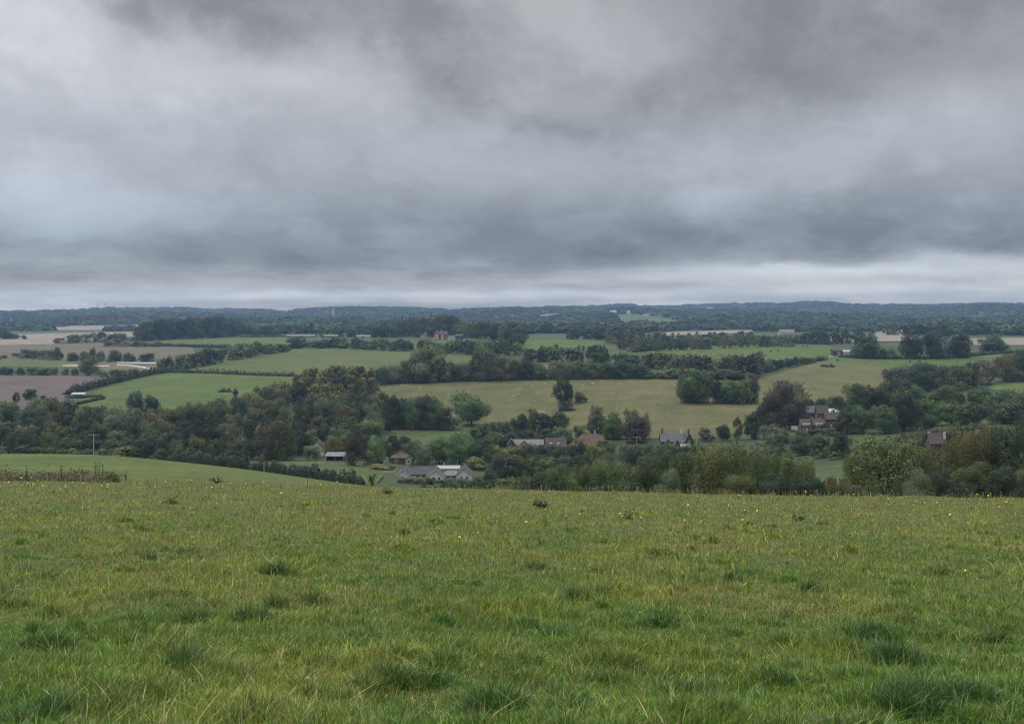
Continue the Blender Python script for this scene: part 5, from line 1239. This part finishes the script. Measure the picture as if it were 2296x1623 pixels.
# yellow flowers
YEL = plain('yellow_petals', (0.78, 0.60, 0.05), 0.7, 0.1, 20)
STEM = plain('green_stem', (0.08, 0.12, 0.04), 0.8, 0.2, 5)
def flower_mesh(seed):
    rng = random.Random(seed); mb = MB()
    for k in range(13):
        a = k/13*6.283; c, s = math.cos(a), math.sin(a); r = 1.0
        mb.add([(c*.15-s*.12, s*.15+c*.12, 0), (c*.15+s*.12, s*.15-c*.12, 0), (c*r+s*.2, s*r-c*.2, .28), (c*r*1.08, s*r*1.08, .3), (c*r-s*.2, s*r+c*.2, .28)], [(0, 1, 2, 3, 4)])
    mb.add([(math.cos(k/6*6.283)*.42, math.sin(k/6*6.283)*.42, .12) for k in range(6)]+[(0, 0, .3)], [(k, (k+1) % 6, 6) for k in range(6)])
    h = mb.mesh('flower_head', YEL)
    s = MB().tube([(0, 0, -.02), (.008, .004, .09), (0, 0, .18)], [.004, .0035, .003], 5).mesh('stem', STEM)
    return h, s
FH, FS = flower_mesh(1)
spots = [(1355,1163),(1390,1168),(1420,1158),(1395,1180),(1437,1179),(1300,1167),(1270,1172),(1485,1160),(1490,1148),(1010,1217),(1030,1224),(1068,1222),(1128,1200),(1180,1190),(1072,1221),(985,1215),(690,1587),(1855,1185),(1755,1165),(2180,1170),(2085,1172),(2060,1165),(2130,1172),(1730,1190),(1665,1185),(2210,1195),(2300,1160),(2164,1305),(1985,1330),(2300,1315)]
for _ in range(150):
    u = R.random()
    if u < .36: px = R.uniform(-40, 720); py = float(np.interp(px, CKEYS, [COLS[int(c)][0][1] for c in CKEYS]))+abs(R.gauss(0, 13))+1
    elif u < .9: px = R.uniform(1480, 2330); py = float(np.interp(px, CKEYS, [COLS[int(c)][0][1] for c in CKEYS]))+abs(R.gauss(0, 30))+1
    else: px = R.uniform(700, 1500); py = float(np.interp(px, CKEYS, [COLS[int(c)][0][1] for c in CKEYS]))+abs(R.gauss(0, 45))+1
    spots.append((px, py))
for px, py in spots:
    d = float(dfg(px, py)); p = gpt(px, d)
    r = empty('yellow_flower', p, R.uniform(0, 6.28)); tag(r, 'small yellow dandelion like flower on a thin stem in the meadow', 'flower', 'yellow flowers in the meadow')
    hs = R.uniform(.8, 1.25); z = .18*hs
    s = link(bpy.data.objects.new('stem', FS), r); s.scale = (max(1, d/14), max(1, d/14), hs)
    h = link(bpy.data.objects.new('flower_head', FH), r); k = (.011+d*.00030)*R.uniform(.7, 1.2); h.scale = (k, k, k); h.location = (0, 0, z)
    h.rotation_euler = (R.uniform(.2, .8), R.uniform(-.4, .4), 0)

# weeds along the crest
def weed(name, label, px, d, h, n, spread, tint, cat, leafs=.035, stems=5):
    p = gpt(px, d); rng = np.random.default_rng(int(px)+77)
    r = empty(name, p); tag(r, label, cat)
    mb = MB(); pts = []
    for k in range(stems):
        a = rng.uniform(0, 6.28); q = spread*rng.uniform(.1, 1)
        tip = (math.cos(a)*q, math.sin(a)*q, h*rng.uniform(.65, 1.0))
        mb.tube([(0, 0, -.05), (tip[0]*.3, tip[1]*.3, tip[2]*.5), tip], [.010, .008, .004], 4); pts.append(tip)
    mb.build('stem', BARK, r)
    pts = np.array(pts); idx = rng.integers(0, stems, n); t = rng.uniform(.15, 1.05, n)[:, None]
    C = pts[idx]*np.concatenate([t**1.5, t**1.5, t], 1)+rng.normal(size=(n, 3))*spread*.16
    C[:, 2] = np.maximum(C[:, 2], .01)
    N = rng.normal(size=(n, 3)); N[:, 2] += .5
    V, f = leaf_quads(C, N, leafs*rng.uniform(.6, 1.5, n), rng, 2.0)
    me = big_mesh('foliage', V, f, 4, LEAF, np.repeat(rng.uniform(.7, 1.3, n), 4))
    o = link(bpy.data.objects.new('foliage', me), r); o.color = (*TINT[tint], 1)
    return r
weed('sapling', 'small leafy sapling standing on the meadow crest left of the bungalow', 833, 46, .60, 300, .26, 'ol', 'sapling', .040, 8)
weed('dock_plant', 'dark low weed clump on the meadow crest below the sapling', 870, 38, .15, 200, .40, 'gr', 'weed', .030, 10)
weed('dock_plant', 'dark weed clump among yellow flowers in the middle of the meadow', 1410, 26.5, .11, 150, .34, 'gr', 'weed', .024, 10)
weed('thistle', 'small dark thistle group on the left part of the crest', 487, 45, .28, 160, .40, 'dk', 'weed', .032, 9)
weed('dock_plant', 'low green weed in the middle of the upper meadow', 1212, 30, .16, 300, .28, 'gr', 'weed', .035, 8)
weed('dock_plant', 'low dark green weed near the upper right of the meadow', 1795, 27, .16, 260, .2, 'gr', 'weed', .035, 7)
for px, h, lab in ((213, .9, 'leftmost of the three tall dried dock stalks at the bramble end'), (221, 1.0, 'middle one of the three tall dried dock stalks at the bramble end'), (229, .8, 'right one of the three tall dried dock stalks at the bramble end'), (138, .75, 'tallest dried stalk rising from the bramble bank'), (60, .9, 'thin stalk at the left of the bramble bank'), (282, .5, 'short dried stalk right of the bramble bank')):
    weed('dock_stalk', lab, px, 50, h+.15, 50, .10, 'bb', 'weed', .035, 3)
hedge('brown bramble and nettle bank along the left end of the meadow crest', [(-60, 0, 52), (60, 0, 52), (150, 0, 51), (255, 0, 50)], 0.62, 1.5, 'bb', name='bramble_bank', cat='bramble bank', rough=.35, leafm=.045, dens=.8)
hedge('taller green bramble bush in the middle of the bramble bank', [(68, 0, 53), (100, 0, 53), (132, 0, 53)], 1.05, 1.2, 'ol', name='bramble_bush', cat='bramble bush', rough=.4, leafm=.045, dens=.5)
# ------------------------------------------------------------------ sky, sun, air, camera
SUN_EL, SUN_AZ = math.radians(58), math.radians(-70)     # azimuth from the view direction (+Y), negative = left
w = bpy.data.worlds.new('World'); SC.world = w; w.use_nodes = True
nt = w.node_tree
for n in list(nt.nodes): nt.nodes.remove(n)
out = nt.nodes.new('ShaderNodeOutputWorld')
sky = nt.nodes.new('ShaderNodeTexSky'); sky.sky_type = 'NISHITA'; sky.sun_disc = False
sky.sun_elevation = SUN_EL; sky.sun_rotation = SUN_AZ; sky.altitude = 120
bg1 = nt.nodes.new('ShaderNodeBackground'); bg1.inputs['Strength'].default_value = 0.1
nt.links.new(sky.outputs[0], bg1.inputs['Color'])
tc = nt.nodes.new('ShaderNodeTexCoord'); G = tc.outputs['Generated']
sep = nt.nodes.new('ShaderNodeSeparateXYZ'); nt.links.new(G, sep.inputs[0])
M = lambda op, a, b=None, c=None, cl=False: nmath(nt, op, a, b, c, cl)
az = M('ARCTAN2', sep.outputs['X'], sep.outputs['Y'])
el = M('ARCSINE', M('MINIMUM', M('MAXIMUM', sep.outputs['Z'], -0.999), 0.999))
U0 = M('MULTIPLY', az, F); V0 = M('MULTIPLY', el, F)
def comb(x, y, z=0.0):
    c = nt.nodes.new('ShaderNodeCombineXYZ')
    for i, v in enumerate((x, y, z)):
        if isinstance(v, (int, float)): c.inputs[i].default_value = v
        else: nt.links.new(v, c.inputs[i])
    return c.outputs[0]
# stretch: clouds get flatter toward the horizon
vs = M('POWER', M('MAXIMUM', M('DIVIDE', V0, 700.0), 0.0), 0.62)
P1 = comb(M('DIVIDE', U0, 700.0), M('MULTIPLY', vs, 2.0), 3.3)
def diag(su, sv, z, rot):
    c, s = math.cos(math.radians(rot)), math.sin(math.radians(rot))
    a, b = M('DIVIDE', U0, su), M('MULTIPLY', vs, sv)
    return comb(M('ADD', M('MULTIPLY', a, c), M('MULTIPLY', b, -s)), M('ADD', M('MULTIPLY', a, s), M('MULTIPLY', b, c)), z)
n1 = noise(nt, P1, 1.7, 6, 0.55); n2 = noise(nt, comb(M('DIVIDE', U0, 700.0), M('MULTIPLY', vs, 2.0), 9.1), 1.7, 6, 0.55)
n3 = noise(nt, diag(900.0, 1.7, 5.7, 16), 3.0, 9, 0.56)
n4 = noise(nt, comb(M('DIVIDE', U0, 520.0), M('DIVIDE', V0, 60.0), 1.7), 1.6, 6, 0.55)
n5 = noise(nt, diag(420.0, 3.4, 2.2, 14), 2.6, 9, 0.6)
wv = M('MINIMUM', M('MAXIMUM', M('DIVIDE', V0, 420.0), 0.06), 1.0)
n8 = noise(nt, diag(420.0, 2.2, 31.0, 15), 2.6, 8, 0.62); n9 = noise(nt, diag(420.0, 2.2, 41.0, 15), 2.6, 8, 0.62)
U = M('ADD', U0, M('ADD', M('MULTIPLY', M('SUBTRACT', n1, 0.5), 330.0), M('MULTIPLY', M('SUBTRACT', n8, 0.5), 210.0)))
Vv = M('ADD', V0, M('MULTIPLY', M('ADD', M('MULTIPLY', M('SUBTRACT', n2, 0.5), 230.0), M('MULTIPLY', M('SUBTRACT', n9, 0.5), 170.0)), wv))
def blob(px, py, sx, sy, rot, amp):
    u = F*math.atan((px-CX)/F); v = F*math.atan((YH-py)/F*math.cos(u/F))
    c, s = math.cos(math.radians(rot)), math.sin(math.radians(rot))
    du = M('SUBTRACT', U, u); dv = M('SUBTRACT', Vv, v)
    a = M('MULTIPLY', M('ADD', M('MULTIPLY', du, c), M('MULTIPLY', dv, s)), 1/sx)
    b = M('MULTIPLY', M('SUBTRACT', M('MULTIPLY', dv, c), M('MULTIPLY', du, s)), 1/sy)
    q = M('ADD', M('MULTIPLY', a, a), M('MULTIPLY', b, b))
    return M('MULTIPLY', M('EXPONENT', M('MULTIPLY', q, -1.0)), amp)
BL = [(60,60,170,120,-30,.20),(300,150,330,110,-14,.16),(640,170,330,80,-12,.12),(900,230,260,90,-25,.06),(330,230,120,60,0,.06),(60,380,230,130,-18,.13),(250,470,260,80,-10,.06),
      (560,30,420,60,-8,-.10),(960,40,190,100,-35,-.09),(800,90,170,70,0,.07),(1250,90,260,110,-20,.05),(1450,110,160,70,-20,.06),(1500,205,420,60,3,-.06),(1290,265,120,30,0,-.05),(1700,60,330,120,0,-.06),(2150,60,300,160,0,-.04),
      (1750,330,560,90,2,.06),(2150,250,240,90,0,.09),(1150,350,500,110,-6,.05),(750,380,400,90,-10,.04),
      (1450,555,400,46,0,-.085),(1148,520,1500,85,0,-.04),(1950,510,480,60,0,-.10),(1200,490,500,55,0,-.05),(350,560,520,48,-3,-.09),(900,575,420,36,0,-.06),(60,620,260,24,0,-.08),(2250,540,200,40,0,-.06),
      (1900,606,420,16,0,.25),(2250,578,200,16,0,.19),(1750,594,60,10,0,.14),(1350,658,520,11,0,.21),(850,664,420,11,0,.17),(2100,640,420,14,0,.23),(300,668,420,11,0,.12),(1120,592,150,14,0,.06),(1600,625,300,14,0,.10)]
lum = None
for b in BL:
    v = blob(*b); lum = v if lum is None else M('ADD', lum, v)
lum = M('ADD', lum, 0.378)
def edge(n, a, b):
    m = nt.nodes.new('ShaderNodeMapRange'); m.interpolation_type = 'SMOOTHSTEP'
    m.inputs['From Min'].default_value = a; m.inputs['From Max'].default_value = b
    nt.links.new(n, m.inputs['Value']); return m.outputs[0]
n6 = noise(nt, diag(900.0, 1.55, 12.4, 20), 1.55, 12, 0.60)
n7 = noise(nt, diag(620.0, 2.4, 21.0, 16), 2.0, 12, 0.64)
lum = M('ADD', lum, M('MULTIPLY', M('SUBTRACT', edge(n6, .455, .56), 0.5), 0.062))
lum = M('ADD', lum, M('MULTIPLY', M('SUBTRACT', edge(n7, .46, .56), 0.5), 0.036))
lum = M('ADD', lum, M('MULTIPLY', M('SUBTRACT', n3, 0.5), 0.12))
lum = M('ADD', lum, M('MULTIPLY', M('SUBTRACT', n5, 0.5), 0.11))
low = M('SUBTRACT', 1.0, M('DIVIDE', V0, 150.0), None, True)
lum = M('ADD', lum, M('MULTIPLY', M('MULTIPLY', M('SUBTRACT', edge(n4, .38, .62), 0.45), 0.20), low))
# overcast brighter overhead, boosted above the frame to light the land
ss = nt.nodes.new('ShaderNodeMapRange'); ss.interpolation_type = 'SMOOTHSTEP'
ss.inputs['From Min'].default_value = math.radians(17.5); ss.inputs['From Max'].default_value = math.radians(48); ss.inputs['To Min'].default_value = 1.0; ss.inputs['To Max'].default_value = 6.6
nt.links.new(el, ss.inputs['Value'])
lum = M('MULTIPLY', M('MAXIMUM', lum, 0.08), ss.outputs[0])
tint = ramp(nt, M('DIVIDE', V0, 700.0, None, True), [(0.0, (1.06, 1.0, 0.93)), (0.09, (1.02, 1.0, 0.97)), (0.2, (0.86, 0.99, 1.16)), (0.42, (0.92, 0.99, 1.10)), (0.7, (0.965, 0.995, 1.055)), (1.0, (0.965, 1.0, 1.035))])
dark = nt.nodes.new('ShaderNodeMapRange'); dark.inputs['From Min'].default_value = 0.15; dark.inputs['From Max'].default_value = 0.5
nt.links.new(lum, dark.inputs['Value'])
mul = nt.nodes.new('ShaderNodeVectorMath'); mul.operation = 'SCALE'
nt.links.new(tint, mul.inputs[0]); nt.links.new(lum, mul.inputs['Scale'])
bg2 = nt.nodes.new('ShaderNodeBackground'); nt.links.new(mul.outputs[0], bg2.inputs['Color']); bg2.inputs['Strength'].default_value = 1.0
mx = nt.nodes.new('ShaderNodeMixShader'); mx.inputs[0].default_value = 0.96
nt.links.new(bg1.outputs[0], mx.inputs[1]); nt.links.new(bg2.outputs[0], mx.inputs[2]); nt.links.new(mx.outputs[0], out.inputs['Surface'])

sl = bpy.data.lights.new('sun', 'SUN'); sl.energy = 2.0; sl.angle = math.radians(20); sl.color = (1.0, 0.96, 0.9)
so = link(bpy.data.objects.new('sun', sl))
dirv = Vector((math.sin(SUN_AZ)*math.cos(SUN_EL), math.cos(SUN_AZ)*math.cos(SUN_EL), math.sin(SUN_EL)))
so.rotation_euler = dirv.to_track_quat('Z', 'Y').to_euler()

if HAZE > 0:
    hm = bpy.data.materials.new('haze_air'); hm.use_nodes = True
    hn = hm.node_tree
    for n in list(hn.nodes): hn.nodes.remove(n)
    ho = hn.nodes.new('ShaderNodeOutputMaterial'); pv = hn.nodes.new('ShaderNodeVolumePrincipled')
    pv.inputs['Density'].default_value = HAZE; pv.inputs['Color'].default_value = (0.42, 0.64, 1.0, 1); pv.inputs['Anisotropy'].default_value = 0.2
    pv.inputs['Density Attribute'].default_value = ''; pv.inputs['Temperature Attribute'].default_value = ''; pv.inputs['Color Attribute'].default_value = ''
    hn.links.new(pv.outputs[0], ho.inputs['Volume'])
    try: hm.cycles.homogeneous_volume = True
    except Exception: pass
    zmin, zmax = float(Zg.min())-1.0, float(Zg.max())+60
    xm = float(np.abs(V_GROUND_X).max())+50
    hb = MB().box(-xm, xm, -40, DEND+40, zmin, max(zmax, 30)).build('haze', hm)
    tag(hb, 'thin blue grey haze over the whole valley', None, None, 'stuff')

cam = bpy.data.cameras.new('camera'); co = link(bpy.data.objects.new('camera', cam))
co.location = (0, 0, 0); co.rotation_euler = (math.radians(90), 0, 0)
cam.sensor_fit = 'HORIZONTAL'; cam.sensor_width = 36.0; cam.lens = 36.0*F/PW
cam.shift_y = -(811.5-YH)/PW
cam.clip_start = 0.1; cam.clip_end = 40000
SC.camera = co
SC.view_settings.view_transform = 'Standard'; SC.view_settings.look = 'None'; SC.view_settings.gamma = 1.0; SC.view_settings.exposure = EXPOSURE
SC.view_settings.use_curve_mapping = False
SC.render.film_transparent = False
cy = SC.cycles
cy.max_bounces = 6; cy.diffuse_bounces = 3; cy.transmission_bounces = 4; cy.glossy_bounces = 1; cy.transparent_max_bounces = 4; cy.volume_bounces = 1
cy.use_denoising = DENOISE
try: cy.denoiser = 'OPENIMAGEDENOISE'; cy.denoising_input_passes = 'RGB_ALBEDO_NORMAL'; cy.denoising_prefilter = 'ACCURATE'
except Exception: pass
cy.filter_width = 1.3
